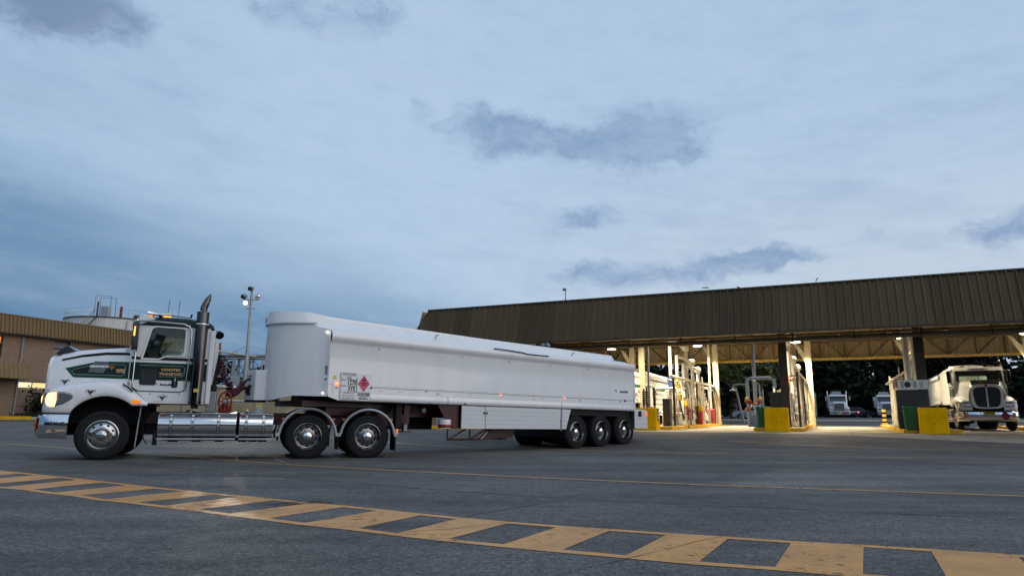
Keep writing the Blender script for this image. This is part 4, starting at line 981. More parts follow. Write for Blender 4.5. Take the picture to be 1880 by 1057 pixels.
    B().prism([(-.2, -.32), (.2, -.32), (.06, .0), (-.06, .0)], -.20, -.17).build('reel_foot', 'reel_red', rl)
    wl = B(); wl.lathe([(.001, -.07), (.06, -.06), (.085, .0), (.088, .03), (.08, .035)], (0, 0, 0), 'y', 18); w_ = wl.build('work_light', 'black_plastic', T, (2.78, .98, 2.72), (R(-25), 0, R(25)))
    B().lathe([(.001, .036), (.078, .03)], (0, 0, 0), 'y', 18).build('work_light_lens', 'lens_glass', w_)
    B().tube([(2.95, .98, 2.70), (2.86, .98, 2.80), (2.76, .98, 2.80)], .015, 6).build('work_light_arm', 'black_plastic', T)
    # --- wheels
    for s in (1, -1):
        wheel(T, (4.84, s * 1.185, .5), 'disc', s, turn=R(4))
        for x in (.73, -.63): wheel(T, (x, s * 1.18, .49), 'dish', s, True)
    return T
mat('nut_red', (.20, .06, .04), .4, metal=.5)
mat('rim_dish', (.24, .24, .245), .2, metal=1, var=.15, bump=.08, bscale=9, grime=.3, gcol=(.1, .09, .08))
mat('rim_alu', (.46, .46, .47), .13, metal=1, var=.12, bump=.05, bscale=9, grime=.3, gcol=(.2, .18, .16))
mat('rust_letter', (.30, .10, .03), .5)
mat('dark_tint', (.035, .038, .042), .12, var=.1, coat=.3)
mat('chrome_dark', (.10, .098, .096), .08, metal=1, var=.1, bump=.05, bscale=3)
def tread_mat(name, c0, c1):
    m = bpy.data.materials.new(name); m.use_nodes = True; nt = m.node_tree; p = nt.nodes['Principled BSDF']; tcn = nt.nodes.new('ShaderNodeTexCoord')
    mp = nt.nodes.new('ShaderNodeMapping'); mp.inputs['Rotation'].default_value = (0, R(45), 0); nt.links.new(tcn.outputs['Object'], mp.inputs[0])
    ck = nt.nodes.new('ShaderNodeTexChecker'); ck.inputs['Scale'].default_value = 42; ck.inputs[1].default_value = (*c0, 1); ck.inputs[2].default_value = (*c1, 1); nt.links.new(mp.outputs[0], ck.inputs[0])
    nt.links.new(ck.outputs[0], p.inputs['Base Color']); p.inputs['Metallic'].default_value = .85; p.inputs['Roughness'].default_value = .25; MAT[name] = m
tread_mat('tread_strip', (.015, .02, .03), (.38, .39, .41)); tread_mat('tread_strip_dull', (.10, .10, .105), (.50, .50, .51))
TH = R(201); TC = Vector((-4.4, 17.3, 0))
TRUCK = prime_mover('white prime mover with green band and lit headlight pulling the long tanker', (TC.x, TC.y, G(TC.x, TC.y) - .005), (0, R(-.62), TH), True)
# ------------------------------------------------------------------ tanker semi-trailer (x to the rear, y across from the near side, origin at the near front corner)
TW = 2.44; BUL = .86
def xfront(y):
    if y <= .10: return -.7 * max(0, y)
    if y >= TW - .10: return -.7 * max(0, TW - y)
    return -.07 - BUL * (1 - ((y - TW / 2) / (TW / 2 - .10)) ** 2)
def zcoam(x): return interp([(-1, 3.33), (0, 3.30), (4.9, 3.215), (10.95, 3.175), (12, 3.17)], x)
def trailer(label, loc, rot, lit=True, group=None, brief=False):
    T = thing('tanker_trailer', label, 'tanker trailer', loc, group=group, rot=rot)
    near = [(.0, 1.51), (.0, 1.655), (.012, 1.66), (.012, 1.675), (0, 1.68), (-.003, 2.1), (.0, 2.60), (-.012, 2.645), (-.045, 2.685), (-.066, 2.74), (-.068, 2.80), (-.05, 2.86), (-.01, 2.905), (.06, 2.935), (.16, 2.965)]
    def roofpts(x):
        zc = zcoam(x); return [(.34, zc - .20), (.44, zc - .10), (.47, zc - .012), (.50, zc), (.55, zc - .01), (.62, zc - .14), (.9, zc - .17), (TW / 2, zc - .16)]
    def section(x, coam=True):
        h = near + roofpts(x)
        if not coam: h = near + [(.34, 2.985), (.44, 3.0), (.47, 3.005), (.50, 3.01), (.55, 3.01), (.62, 3.015), (.9, 3.02), (TW / 2, 3.02)]
        return h + [(TW - y, z) for y, z in reversed(h[:-1])]
    rows = []
    s0 = section(0); rows.append([(xfront(y) if (z > 2.9 and (y < .3 or y > TW - .3)) else 0, y, z) for y, z in s0])
    for x in [0.02, .8, 1.6, 2.4, 3.2, 4.1, 5, 6, 7, 8, 9, 10, 10.8]: rows.append([(x, y, z) for y, z in section(x)])
    rows.append([(10.97, y, z) for y, z in section(10.97, False)])
    rows.append([(11.40, y, z - (.06 if z > 2.9 else 0)) for y, z in section(11.4, False)])
    b = B(); b.grid(rows); b.face([(11.40, y, z - (.06 if z > 2.9 else 0)) for y, z in section(11.4, False)])
    b.build('tank_shell', 'tanker_white', T, angle=32)
    # belly
    B().bb(.3, 11.4, .12, TW - .12, 1.30, 1.52).build('belly', 'black_plastic', T)
    # curved front bulkhead
    ys_ = [0, .05, .10] + [.10 + (TW - .2) * i / 22 for i in range(1, 22)] + [TW - .10, TW - .05, TW]
    def zbot(y): return interp([(0, 1.40), (.5, 1.41), (.95, 1.30), (TW, 1.30)], y)
    def ztopf(y): return interp([(0, 2.92), (.16, 2.96), (.34, 3.06), (.5, 3.12), (TW / 2, 3.14), (TW - .5, 3.12), (TW - .16, 2.96), (TW, 2.92)], y)
    rows = []
    for q in range(9):
        rows.append([(xfront(y), y + (0.0005), zbot(y) + (ztopf(y) - zbot(y)) * q / 8) for y in ys_])
    b = B(); b.grid(rows); b.build('front_bulkhead', 'tanker_white', T, angle=30)
    # fillets closing the roof between the bulkhead and the coaming
    prf = [(.0, 2.905), (.06, 2.935), (.16, 2.965), (.34, 3.10), (.44, 3.20), (.50, 3.30), (.56, 3.29)]
    for sd_ in (0, 1):
        yy_ = [0, .06, .12, .2, .28, .36, .44, .5, .56]
        r1 = [(xfront(y) - .002, y, ztopf(y)) for y in yy_]; r3 = [(.03, y, interp(prf, y)) for y in yy_]; r2 = [((a[0] + b[0]) / 2, a[1], max((a[2] + b[2]) / 2 + .01, a[2])) for a, b in zip(r1, r3)]
        fx = (lambda p: p) if sd_ == 0 else (lambda p: (p[0], TW - p[1], p[2]))
        b = B(); b.grid([[fx(p) for p in r] for r in (r1, r2, r3)]); b.build('roof_fillet', 'tanker_white', T, angle=60)
    # raised header board following the front curve, cut off at a slant near the corner
    hy = [.30 + (TW - .60) * i / 24 for i in range(25)]
    lo_ = [(xfront(y) - .055, y, 3.06) for y in hy] + [(.03, TW - .30, 3.06), (.03, .30, 3.06)]
    hi_ = [(xfront(y) - .03, TW / 2 + (y - TW / 2) * .84, 3.33 + .015 * math.cos((y - TW / 2) * 1.4)) for y in hy] + [(.08, TW - .46, 3.30), (.08, .46, 3.30)]
    b = B(); k = len(lo_); b.add(lo_ + hi_, [(i, (i + 1) % k, k + (i + 1) % k, k + i) for i in range(k)] + [tuple(range(k, 2 * k))]); b.build('header_board', 'tanker_white', T, angle=40)
    b = B(); rows = [[(xfront(y) - o, y, z) for y in ys_[3:-3]] for o, z in ((.0, 3.045), (.058, 3.05), (.058, 3.085), (0, 3.09))]
    b.grid(rows); b.build('header_rim', 'alu_panel', T)
    # name plate on the header board
    yn = 1.62; sl = .5 * (xfront(yn + .12) - xfront(yn - .12)) / .12
    an = math.atan(sl)
    B().bb(-.004, .004, -.19, .19, -.085, .085).build('name_plate', 'sign_white', T, (xfront(yn) - .062, yn, 3.215), (0, 0, -an))
    text('HOLMWOOD', .058, 'ink_black', T, (xfront(yn) - .068, yn, 3.245), (R(90), 0, R(-90) - an), bold=.003, sx=1.0)
    text('HIGHGATE', .058, 'ink_grey', T, (xfront(yn) - .068, yn, 3.175), (R(90), 0, R(-90) - an), bold=.003, sx=1.05)
    # corner post details
    ca = math.atan2(.10, -.07); nrm = Vector((-.819, -.573, 0))
    def corner(y): return Vector((-.7 * y, y, 0))
    ca_ = (0, 0, math.atan2(-.573, -.819) + math.pi)
    def onpost(w, h, z, m, nm, t=.006, f=.05):
        c = corner(f) + nrm * .004; o = B().bb(-t, 0, -w / 2, w / 2, -h / 2, h / 2).build(nm, m, T, (c.x, c.y, z), ca_); return o
    onpost(.05, .20, 2.0, 'steel_grey', 'data_plate'); onpost(.05, .28, 1.66, 'sign_white', 'inspection_plate'); onpost(.05, .03, 1.79, 'band_green', 'green_label', .008)
    onpost(.07, .05, 2.06, 'ink_grey', 'grey_label', .008)
    B().lathe([(.03, 0), (.025, -.03), (.001, -.04)], (0, 0, 0), 'x', 12).build('front_marker', 'white_lit' if lit else 'sign_white', T, (corner(.06).x - .03, corner(.06).y - .02, 2.86))
    B().lathe([(.02, 0), (.018, -.02), (.001, -.03)], (0, 0, 0), 'x', 12).build('front_marker', 'white_lit' if lit else 'sign_white', T, (corner(.09).x - .02, corner(.09).y - .02, 1.47))
    B().bb(.12, .20, -.008, .002, 1.80, 1.88).build('yellow_label', 'yellow_sticker', T)
    B().bb(.11, .17, -.006, .002, 1.47, 1.76).build('pale_label', 'sign_white', T)
    # lower valance in three lengths, with a soft bulge
    va = [(.30, 1.315, 3.44), (3.455, 1.315, 7.785), (7.80, 1.315, 11.42)]
    for i, (x0, zb, x1) in enumerate(va):
        pf = [(.05, 1.31), (.004, 1.315), (-.014, 1.35), (-.02, 1.40), (-.012, 1.45), (.0, 1.475), (.004, 1.508)]
        m = B(); m.grid([[(x0 + (.0 if i else (1.395 - z) * .0), y, z) for y, z in pf], [(x1, y, z) for y, z in pf]]); m.build('valance', 'tanker_white', T, angle=60)
        m = B(); m.grid([[(x0, TW - y, z) for y, z in pf], [(x1, TW - y, z) for y, z in pf]]); m.build('valance', 'tanker_white', T, angle=60)
    B().prism([(0.0, 1.51), (.31, 1.51), (.31, 1.315), (0.02, 1.40)], .002, .03).build('valance_toe', 'tanker_white', T)
    B().bb(1.14, 11.4, -.008, .0, 1.640, 1.652).build('hose_rail', 'steel_grey', T)
    # signs
    sb = B().bb(.30, 1.10, -.022, -.010, 1.335, 1.965).build('information_panel', 'sign_white', T)
    RY = (R(90), 0, 0); ty = -.0245
    m = B()
    for (x0, x1, z0, z1) in [(.315, .735, 1.955, 1.962), (.315, .735, 1.80, 1.806), (.315, .735, 1.665, 1.67), (.315, 1.09, 1.515, 1.522), (.315, .32, 1.345, 1.962), (.722, .737, 1.522, 1.86), (1.085, 1.09, 1.345, 1.522), (.315, .74, 1.345, 1.35)]: m.bb(x0, x1, ty - .001, ty + .001, z0, z1)
    m.build('panel_lines', 'ink_black', sb)
    text('PETROLEUM', .075, 'ink_black', sb, (.525, ty, 1.915), RY, sx=.84); text('FUEL', .075, 'ink_black', sb, (.525, ty, 1.838), RY, sx=.9)
    text('1270', .155, 'ink_black', sb, (.595, ty, 1.735), RY, bold=.004, sx=.78); text('3YE', .155, 'ink_black', sb, (.595, ty, 1.592), RY, bold=.004, sx=.82)
    text('UN No.', .03, 'ink_grey', sb, (.37, ty, 1.785), RY); text('HAZCHEM', .026, 'ink_grey', sb, (.375, ty, 1.65), RY)
    text('IN EMERGENCY DIAL', .030, 'ink_grey', sb, (.525, ty, 1.49), RY); text('000 POLICE or', .052, 'ink_grey', sb, (.525, ty, 1.437), RY); text('FIRE BRIGADE', .052, 'ink_grey', sb, (.525, ty, 1.378), RY)
    text('COOTES', .085, 'ink_black', sb, (.915, ty, 1.47), RY, bold=.004, sx=.95); text('TRANSPORT', .036, 'ink_black', sb, (.915, ty, 1.422), RY); text('1800 606 579', .050, 'ink_black', sb, (.915, ty, 1.375), RY, bold=.002, sx=.95)
    m = B(); m.prism([(.915, 1.535), (1.075, 1.725), (.915, 1.925), (.755, 1.725)], ty - .001, ty + .004); pl = m.build('flammable_placard', 'placard_pink', T)
    fm = B(); fm.prism([(.915, 1.77), (.95, 1.785), (.958, 1.815), (.945, 1.84), (.93, 1.825), (.918, 1.875), (.898, 1.845), (.89, 1.82), (.882, 1.83), (.874, 1.80), (.885, 1.778)], ty - .004, ty - .0015); fm.build('flame_symbol', 'ink_black', pl)
    text('FLAMMABLE', .036, 'ink_black', pl, (.915, ty - .002, 1.735), RY, bold=.001); text('LIQUID', .036, 'ink_black', pl, (.915, ty - .002, 1.695), RY, bold=.001); text('3', .05, 'ink_black', pl, (.915, ty - .002, 1.605), RY)
    text('McALEESE', .085, 'ink_navy', T, (10.85, -.006, 1.93), RY, bold=.004, sx=1.15)
    B().lathe([(.03, 0), (.055, -.001)], (10.42, -.004, 1.935), 'y', 16, a0=-60, a1=200).build('roundel', 'ink_navy', T)
    # marker lamps and reflectors
    def lamp(x, z, lit_, w=.05, h=.03, nm='side_marker'):
        b = B(); b.box((x, -.012, z), (w, .03, h)); b.build(nm, 'marker_lit' if lit_ and lit else 'amber_lens', T, bevel=.006)
    lamp(.22, 1.695, True, .085, .05); lamp(.22, 1.615, False, .05, .025)
    for x, z, l_ in [(2.75, 1.63, False), (5.30, 1.625, True), (7.92, 1.63, True), (8.65, 1.585, False), (10.65, 1.60, False)]: lamp(x, z, l_)
    for x in (1.35, 1.9, 3.05, 3.75, 4.15, 5.3, 6.9): B().bb(x, x + .12, -.003, .003, 1.575, 1.585).build('hinge', 'steel_grey', T)
    for x in (3.1, 6.6): B().bb(x, x + .04, -.006, .004, 1.55, 1.575).build('reflector', 'amber_lens', T)
    for x in (1.3, 3.9, 5.6, 7.3, 9.0): B().box((x, -.006, 2.58), (.02, .02, .04)).build('gutter_drain', 'steel_grey', T)
    B().cyl((10.9, .0, 1.64), (10.9, -.03, 1.64), .03, n=8).build('drain_plug', 'black_plastic', T)
    B().box((1.12, -.02, 1.64), (.04, .04, .04)).build('rail_stop', 'black_plastic', T)
    # black strap lying on the roof edge roll, and vents
    B().tube([(4.96, -.072, 2.895), (5.5, -.075, 2.885), (6.05, -.076, 2.865), (6.25, -.08, 2.835), (6.6, -.08, 2.835), (7.16, -.078, 2.84)], .016, 6).build('edge_strap', 'black_plastic', T)
    for x in (3.2, 8.6): B().tube([(x, .30, zcoam(x) - .2), (x, .26, zcoam(x) - .13), (x + .06, .24, zcoam(x) - .11)], .018, 6).build('roof_vent', 'steel_grey', T)
    # side lockers made of aluminium planks
    def planks(x0, x1, x0b, x1b, nm):
        zs = [.70 + (1.295 - .70) * k / 5 for k in range(6)]
        lk = None
        for k in range(5):
            za, zb2 = zs[k] + .0012, zs[k + 1] - .0012
            a0 = x0b + (x0 - x0b) * (za - .7) / .595; a1 = x1b + (x1 - x1b) * (za - .7) / .595; c0_ = x0b + (x0 - x0b) * (zb2 - .7) / .595; c1_ = x1b + (x1 - x1b) * (zb2 - .7) / .595
            m = B(); m.prism([(a0, za), (a1, za), (c1_, zb2), (c0_, zb2)], .0, .03); m.build('locker_plank', 'alu_panel', T, bevel=.0025)
    planks(3.93, 4.745, 3.93, 4.745, 'door'); planks(4.765, 7.76, 4.765, 7.74, 'side'); planks(7.83, 8.22, 7.82, 8.0, 'wedge')
    B().bb(3.95, 7.75, .032, .7, .70, 1.3).build('locker_body', 'black_plastic', T)
    for x in (4.70, 4.80): B().box((x, -.01, 1.12), (.04, .03, .05)).build('locker_latch', 'black_plastic', T)
    B().box((4.02, -.012, 1.345), (.05, .03, .03)).build('locker_latch', 'black_plastic', T)
    B().bb(7.765, 7.815, .005, .05, .66, 1.30).build('locker_edge', 'steel_grey', T)
    # frame, running gear, landing legs
    for y in (.74, 1.70): B().bb(.35, 11.3, y - .05, y + .05, .98, 1.30).build('frame_rail', 'chassis_red', T)
    for x in (1.0, 3.2, 5, 7, 8.0, 9.2, 10.4, 11.2): B().bb(x - .05, x + .05, .75, 1.69, 1.02, 1.28).build('cross_member', 'chassis_red', T)
    B().bb(-.35, 1.75, .5, 1.94, 1.18, 1.31).build('king_pin_plate', 'chassis_red', T)
    B().prism([(1.5, 1.3), (2.15, 1.3), (1.95, .95), (1.6, 1.1)], .5, 1.9).build('gooseneck', 'black_plastic', T)
    B().bb(2.02, 2.20, .22, .30, .72, 1.3).build('spray_flap', 'black_plastic', T)
    for y in (.45, 1.99):
        B().bb(2.36, 2.52, y - .08, y + .08, .80, 1.30).build('landing_leg', 'chassis_red', T); B().bb(2.39, 2.49, y - .05, y + .05, .62, .80).build('leg_tube', 'steel_grey', T); B().bb(2.30, 2.58, y - .12, y + .12, .60, .63).build('leg_foot', 'chassis_red', T)
    B().bb(2.2, 3.85, 1.2, 2.35, .66, 1.3).build('hose_locker', 'black_plastic', T)
    B().prism([(3.2, 1.31), (3.92, 1.31), (3.92, .70), (3.6, .74)], .10, .13).build('gusset', 'chassis_red', T)
    tub = B(); tub.lathe([(.001, .0), (.16, .0), (.165, .10), (.17, .21), (.16, .23), (.001, .235)], (3.52, .2, .70), 'z', 20); tub.build('rope_tub', 'white_paint', T)
    B().lathe([(.168, 0), (.172, .04), (.168, .08)], (3.52, .2, .72), 'z', 20).build('tub_band', 'reel_red', T)
    B().lathe([(.001, .0), (.06, .02), (.08, .05)], (2.95, .3, 1.15), 'y', 14).build('air_filter', 'steel_grey', T)
    for a, c in [((3.55, .1, .70), (3.55, .1, .42)), ((3.55, .1, .42), (4.62, .1, .42)), ((3.60, .1, .43), (4.15, .1, .69)), ((4.3, .1, .69), (4.3, .1, .44)), ((4.30, .1, .43), (4.9, .1, .70)), ((4.62, .1, .42), (4.95, .1, .69))]:
        B().tube([a, c], .026, 6).build('guard_tube', 'chassis_red', T)
    B().prism([(4.85, .38), (5.35, .70), (6.2, .70), (6.1, .46), (5.5, .44)], .35, .40).build('step_plate', 'chassis_red', T)
    B().cyl((5.85, .42, .55), (5.85, 1.0, .55), .16, n=16).build('air_tank', 'chassis_red', T)
    B().tube([(4.9, .34, .42), (5.15, .34, .62)], .02, 6).build('prop', 'sign_white', T)
    B().bb(8.2, 11.35, .1, TW - .1, 1.12, 1.30).build('wheel_roof', 'black_plastic', T)
    B().bb(8.05, 8.09, .06, TW - .06, .45, 1.2).build('front_flap', 'black_plastic', T)
    B().bb(11.30, 11.33, .04, .75, .38, 1.30).build('mudflap', 'rubber', T); B().bb(11.30, 11.33, TW - .75, TW - .04, .38, 1.30).build('mudflap', 'rubber', T)
    for k, x in enumerate((8.55, 9.75, 10.95)):
        zz = .49 + .0145 * x + (.0, .015, .05)[k]
        B().cyl((x, .3, zz), (x, TW - .3, zz), .07, n=10).build('axle', 'black_plastic', T)
        wheel(T, (x, .04, zz), 'dish', -1, True); wheel(T, (x, TW - .04, zz), 'dish', 1, True)
    # rear frame, tail panels and lamps
    B().bb(11.38, 11.46, -.02, .06, 1.30, 2.90).build('rear_post', 'tanker_white', T, bevel=.01); B().bb(11.38, 11.46, TW - .06, TW + .02, 1.30, 2.90).build('rear_post', 'tanker_white', T, bevel=.01)
    for k in range(4): B().bb(11.42, 12.14, .0, .03, .745 + k * .15, .745 + k * .15 + .145).build('tail_plank', 'alu_panel', T, bevel=.004)
    for k in range(4): B().bb(12.11, 12.14, .031, TW, .745 + k * .15, .745 + k * .15 + .145).build('tail_plank', 'alu_panel', T, bevel=.004)
    B().bb(11.62, 11.80, -.006, .0, 1.13, 1.32).build('tail_cover', 'black_plastic', T); B().box((12.06, -.012, 1.23), (.07, .03, .10)).build('tail_lamp', 'red_lit' if lit else 'red_lens', T, bevel=.008)
    B().bb(11.4, 12.1, .03, TW, 1.33, 1.37).build('rear_walkway', 'alu_panel', T)
    # coupling cabinet on the bulkhead, just off centre towards the far side
    yb = 1.55; xb = xfront(yb)
    B().prism([(xb + .10, yb - .36), (xb - .03, yb - .36), (xb - .28, yb - .22), (xb - .30, yb + .30), (xb + .10, yb + .42)], 1.30, 1.99, 'z').build('coupling_cabinet', 'tanker_white', T, bevel=.02)
    B().prism([(xb + .06, yb - .39), (xb + .0, yb - .39), (xb - .02, yb - .37), (xb + .05, yb - .37)], 1.27, 2.0, 'z').build('cabinet_edge', 'black_plastic', T)
    B().bb(xb - .28, xb + .0, yb - .25, yb + .3, 1.255, 1.30).build('cabinet_base', 'black_plastic', T)
    for (dy, z, r, m) in [(.05, 1.78, .035, 'ink_navy'), (.05, 1.55, .05, 'black_plastic'), (-.02, 1.62, .03, 'black_plastic'), (.02, 1.45, .045, 'black_plastic'), (.12, 1.50, .03, 'black_plastic'), (.1, 1.85, .012, 'red_lens'), (-.02, 1.86, .012, 'ink_black')]:
        B().cyl((xb - .27, yb + dy, z), (xb - .35, yb + dy, z), r, n=12).build('coupling', m, T)
    return T
TA = R(43); TO = Vector((-4.2, 15.67, 0))
def tl(x, y, z):
    c, s = math.cos(TA), math.sin(TA); return Vector((TO.x + c * x - s * y, TO.y + s * x + c * y, z - .0145 * x))
TRAILER = trailer('long white tanker semi-trailer coupled to the moving prime mover', (TO.x, TO.y, 0), (0, .0145, TA), True)
# coiled air hoses and cable between the hose post and the trailer cabinet
def trk(x, y, z):
    c, s = math.cos(TH), math.sin(TH); return Vector((TC.x + c * x - s * y, TC.y + s * x + c * y, z + G(TC.x, TC.y) + .011 * x))
def bez(P, n):
    """Catmull-Rom through P"""
    Q = [P[0]] + P + [P[-1]]; o = []
    for i in range(1, len(Q) - 2):
        for k in range(n):
            t = k / n; a, b_, c, d = Q[i - 1], Q[i], Q[i + 1], Q[i + 2]
            o.append(.5 * ((2 * b_) + (-a + c) * t + (2 * a - 5 * b_ + 4 * c - d) * t * t + (-a + 3 * b_ - 3 * c + d) * t ** 3))
    o.append(P[-1]); return o
def coil(name, label, P, r, turns, wire, m, phase=0):
    c = bez(P, 40); pts = []; N = len(c)
    for i, p in enumerate(c):
        t = (c[min(i + 1, N - 1)] - c[max(i - 1, 0)]).normalized(); u = t.cross(Vector((0, 1, 0))).normalized(); w = t.cross(u)
        f = i / (N - 1); env = min(1, f / .12, (1 - f) / .25); a = phase + 2 * math.pi * turns * f
        pts.append(p + (u * math.cos(a) + w * math.sin(a)) * r * env)
    o = B().tube(pts, wire, 6).build(name, m); tag(o, label, 'hose'); return o
p0 = trk(2.68, .42, 2.22); p1 = tl(xfront(1.55) - .34, 1.57, 1.78); p2 = tl(xfront(1.55) - .34, 1.57, 1.56)
mid = [p0, p0 + Vector((.04, 0, -.28)), p0 + Vector((.22, -.02, -.56)), p0.lerp(p1, .38) + Vector((0, 0, -.62)), p0.lerp(p1, .62) + Vector((0, 0, -.46)), p0.lerp(p1, .82) + Vector((0, 0, -.20)), p1]
coil('coiled_air_hose', 'blue coiled air hose looping from the post behind the cab to the tanker', mid, .075, 21, .014, 'hose_blue')
coil('coiled_air_hose', 'red coiled air hose wound beside the blue one behind the cab', [p + Vector((.02, -.05, -.01)) for p in mid], .075, 21, .014, 'hose_red', 1.6)
coil('coiled_air_hose', 'black coiled cable hanging behind the red and blue hoses', [p + Vector((-.02, .05, .0)) for p in mid[:4]] + [p0.lerp(p2, .75) + Vector((0, 0, -.16)), p2], .065, 16, .015, 'black_plastic', 3.0)
tag(B().tube(bez([p0.lerp(p1, .45) + Vector((0, -.1, -.62)), p0.lerp(p2, .66) + Vector((0, -.1, -.30)), p0.lerp(p2, .85) + Vector((0, -.05, -.03)), p2], 10), .018, 6).build('power_cable', 'black_plastic'), 'plain black power cable sagging into the tanker front cabinet', 'cable')
# ------------------------------------------------------------------ loading islands
mat('cabinet_dark', (.032, .029, .026), .5, var=.2, grime=.3)
mat('post_brown', (.075, .042, .026), .55, var=.2)
mat('sleeve_green', (.02, .17, .06), .5, var=.2, grime=.2, gcol=(.5, .5, .45))
mat('sleeve_purple', (.22, .10, .42), .5, var=.15)
mat('sleeve_blue', (.03, .07, .32), .5, var=.15)
mat('sleeve_yellow', (.66, .43, .02), .5, var=.15)
mat('sleeve_orange', (.62, .17, .02), .5, var=.15)
mat('valve_red', (.42, .025, .02), .4, var=.15)
mat('valve_orange', (.60, .16, .02), .45, var=.2)
mat('bin_red', (.40, .02, .025), .4, var=.1)
mat('bin_green', (.012, .11, .025), .4, var=.1)
mat('shower_grey', (.36, .40, .43), .4, var=.1)
paint_mat('barrier_yellow', (.90, .45, .0), .02, .7, .08)
BX = (-5.66, -.05, 5.71, 11.55)
PN = ('first', 'second', 'third', 'fourth'); 
def bay(name, label, cat, x, y, group=None, dz=0.0):
    return thing(name, label, cat, cw(x, y) + Vector((0, 0, .012 + dz)), CA, group)
def barrier(i, label):
    t = bay('crash_barrier', label, 'barrier', BX[i], .35, 'yellow crash barriers in front of the islands')
    B().box((0, 0, .5), (.98, .72, 1.02), top=(.95, .9)).build('block', 'barrier_yellow', t, bevel=.025)
    B().cyl((0, -.352, .40), (0, -.37, .40), .025, n=8).build('fixing', 'crack_dark', t)
    return t
barrier(0, 'yellow concrete crash barrier partly hidden by the moving tanker rear')
t = barrier(1, 'yellow concrete crash barrier in front of the emergency shower island')
barrier(2, 'yellow concrete crash barrier next to the truck under the canopy')
sg = bay('safety_sign', 'small green and white safety sign on the barrier end behind the tanker', 'sign', BX[0] + .488, .35)
B().bb(-.006, .006, -.16, .16, .42, .98).build('plate', 'bin_green', sg)
for z in (.52, .66, .8): B().bb(.006, .009, -.12, .12, z, z + .07).build('panel', 'sign_white', sg)
def kerbs(i, label):
    t = bay('loading_island', label, 'kerb', BX[i], 0, 'yellow-edged loading islands'); t.location.z = 0
    for (y0, y1, hw) in ((.75, 4.6, 1.02), (5.1, 10.6, 1.02), (10.6, 16.4, 1.02)):
        z0 = cw(BX[i], (y0 + y1) / 2).z; b = B(); b.bb(-hw, hw, y0, y1 - .01, z0 - .05, z0 + .17); b.build('kerb', 'kerb_yellow', t, bevel=.02)
        B().bb(-hw + .12, hw - .12, y0 + .12, y1 - .12, z0 + .1, z0 + .176).build('infill', 'concrete', t)
    return t
kerbs(0, 'yellow-edged island carrying the first set of loading arms'); kerbs(1, 'yellow-edged island with the grey emergency shower'); kerbs(2, 'yellow-edged island with the dark panel and green bin'); kerbs(3, 'yellow-edged island at the far right behind the truck')
def flange(b, c, r, ax):
    a = Vector(ax); b.cyl(Vector(c) - a * .02, Vector(c) + a * .02, r, n=12)
def loading_arm(label, x, y, z, length, drop, sleeve, m='pipe_white', cat='loading arm', r=.088):
    """riser with swivel joint, counterweight, boom along the lane towards the yard and a drop pipe"""
    t = bay('fuel_loader', label, cat, x, y, 'articulated loading arms')
    b = B(); b.cyl((0, 0, .15), (0, 0, z), r * 1.15, n=14); flange(b, (0, 0, .2), r * 1.9, (0, 0, 1)); flange(b, (0, 0, z * .45), r * 1.9, (0, 0, 1)); b.build('riser', m, t)
    b = B(); b.lathe([(.001, -.2), (.12, -.18), (.19, -.06), (.19, .07), (.12, .19), (.001, .21)], (0, 0, z + .02), 'z', 16); b.build('swivel', m, t)
    b = B(); b.lathe([(.001, -.12), (.12, -.10), (.14, 0), (.12, .10), (.001, .12)], (-.16, .05, z + .02), 'x', 14); b.build('balance_drum', m, t)
    b = B(); b.tube([(-.02, .45, z - .05), (-.02, 0, z), (-.05, -length * .5, z + .10), (-.06, -length, z + .06)], [r * 1.3, r * 1.1, r, r * .95], 12); b.build('boom', m, t)
    b = B(); b.tube([(-.06, -length + .1, z + .07), (-.07, -length - .06, z + .06), (-.07, -length - .10, z - .05), (-.07, -length - .10, z - drop)], r * .95, 12); b.lathe([(.001, -.11), (.09, -.08), (.11, 0), (.09, .08), (.001, .11)], (-.07, -length - .04, z + .05), 'x', 14); b.build('drop_pipe', m, t)
    b = B(); b.cyl((-.07, -length - .10, z - drop), (-.07, -length - .10, max(.5, z - drop - 1.25)), r * 1.5, n=12); b.build('sleeve', sleeve, t)
    b = B(); b.cyl((-.07, -length - .10, max(.5, z - drop - 1.25)), (-.07, -length - .10, max(.4, z - drop - 1.45)), r * 1.1, n=12); flange(b, (-.07, -length - .10, max(.42, z - drop - 1.40)), r * 1.8, (0, 0, 1)); b.build('coupler', 'chrome_dull', t)
    return t
def riser_pipe(t, x, y, h, r, rnd, m='pipe_white'):
    """metering riser: vertical pipe with flanges, a valve body with hand wheel and a side branch"""
    p = cw(x, y); dz = p.z - t.location.z
    b = B(); b.cyl((0, 0, .16), (0, 0, h), r, n=10)
    for z in (.22, h * .5, h - .04): flange(b, (0, 0, z), r * 1.7, (0, 0, 1))
    o = b.build('riser', m, t, (x - t['bx'], y, dz))
    zb = rnd.uniform(.45, 1.1); b = B(); b.lathe([(.001, -.16), (.09, -.12), (.12, 0), (.09, .12), (.001, .16)], (0, 0, zb), 'z', 12); b.build('valve_body', rnd.choice(['pipe_white', 'pipe_white', 'valve_orange', 'valve_red', 'chrome_dull']), o)
    b = B(); b.tube([(.0, 0, zb), (.16, -.05, zb + .02)], .02, 6); b.build('valve_stem', 'chrome_dull', o); b = B(); b.lathe([(.09, -.012), (.105, 0), (.09, .012)], (.17, -.05, zb + .02), 'x', 14); b.build('hand_wheel', rnd.choice(['valve_red', 'valve_orange', 'black_plastic', 'pipe_white']), o)
    zz = rnd.uniform(.9, h - .3); b = B(); b.tube([(0, 0, zz), (0, .25, zz), (.0, .34, zz - .08), (0, .36, zz - .5)], r * .8, 8); b.build('branch', m, o)
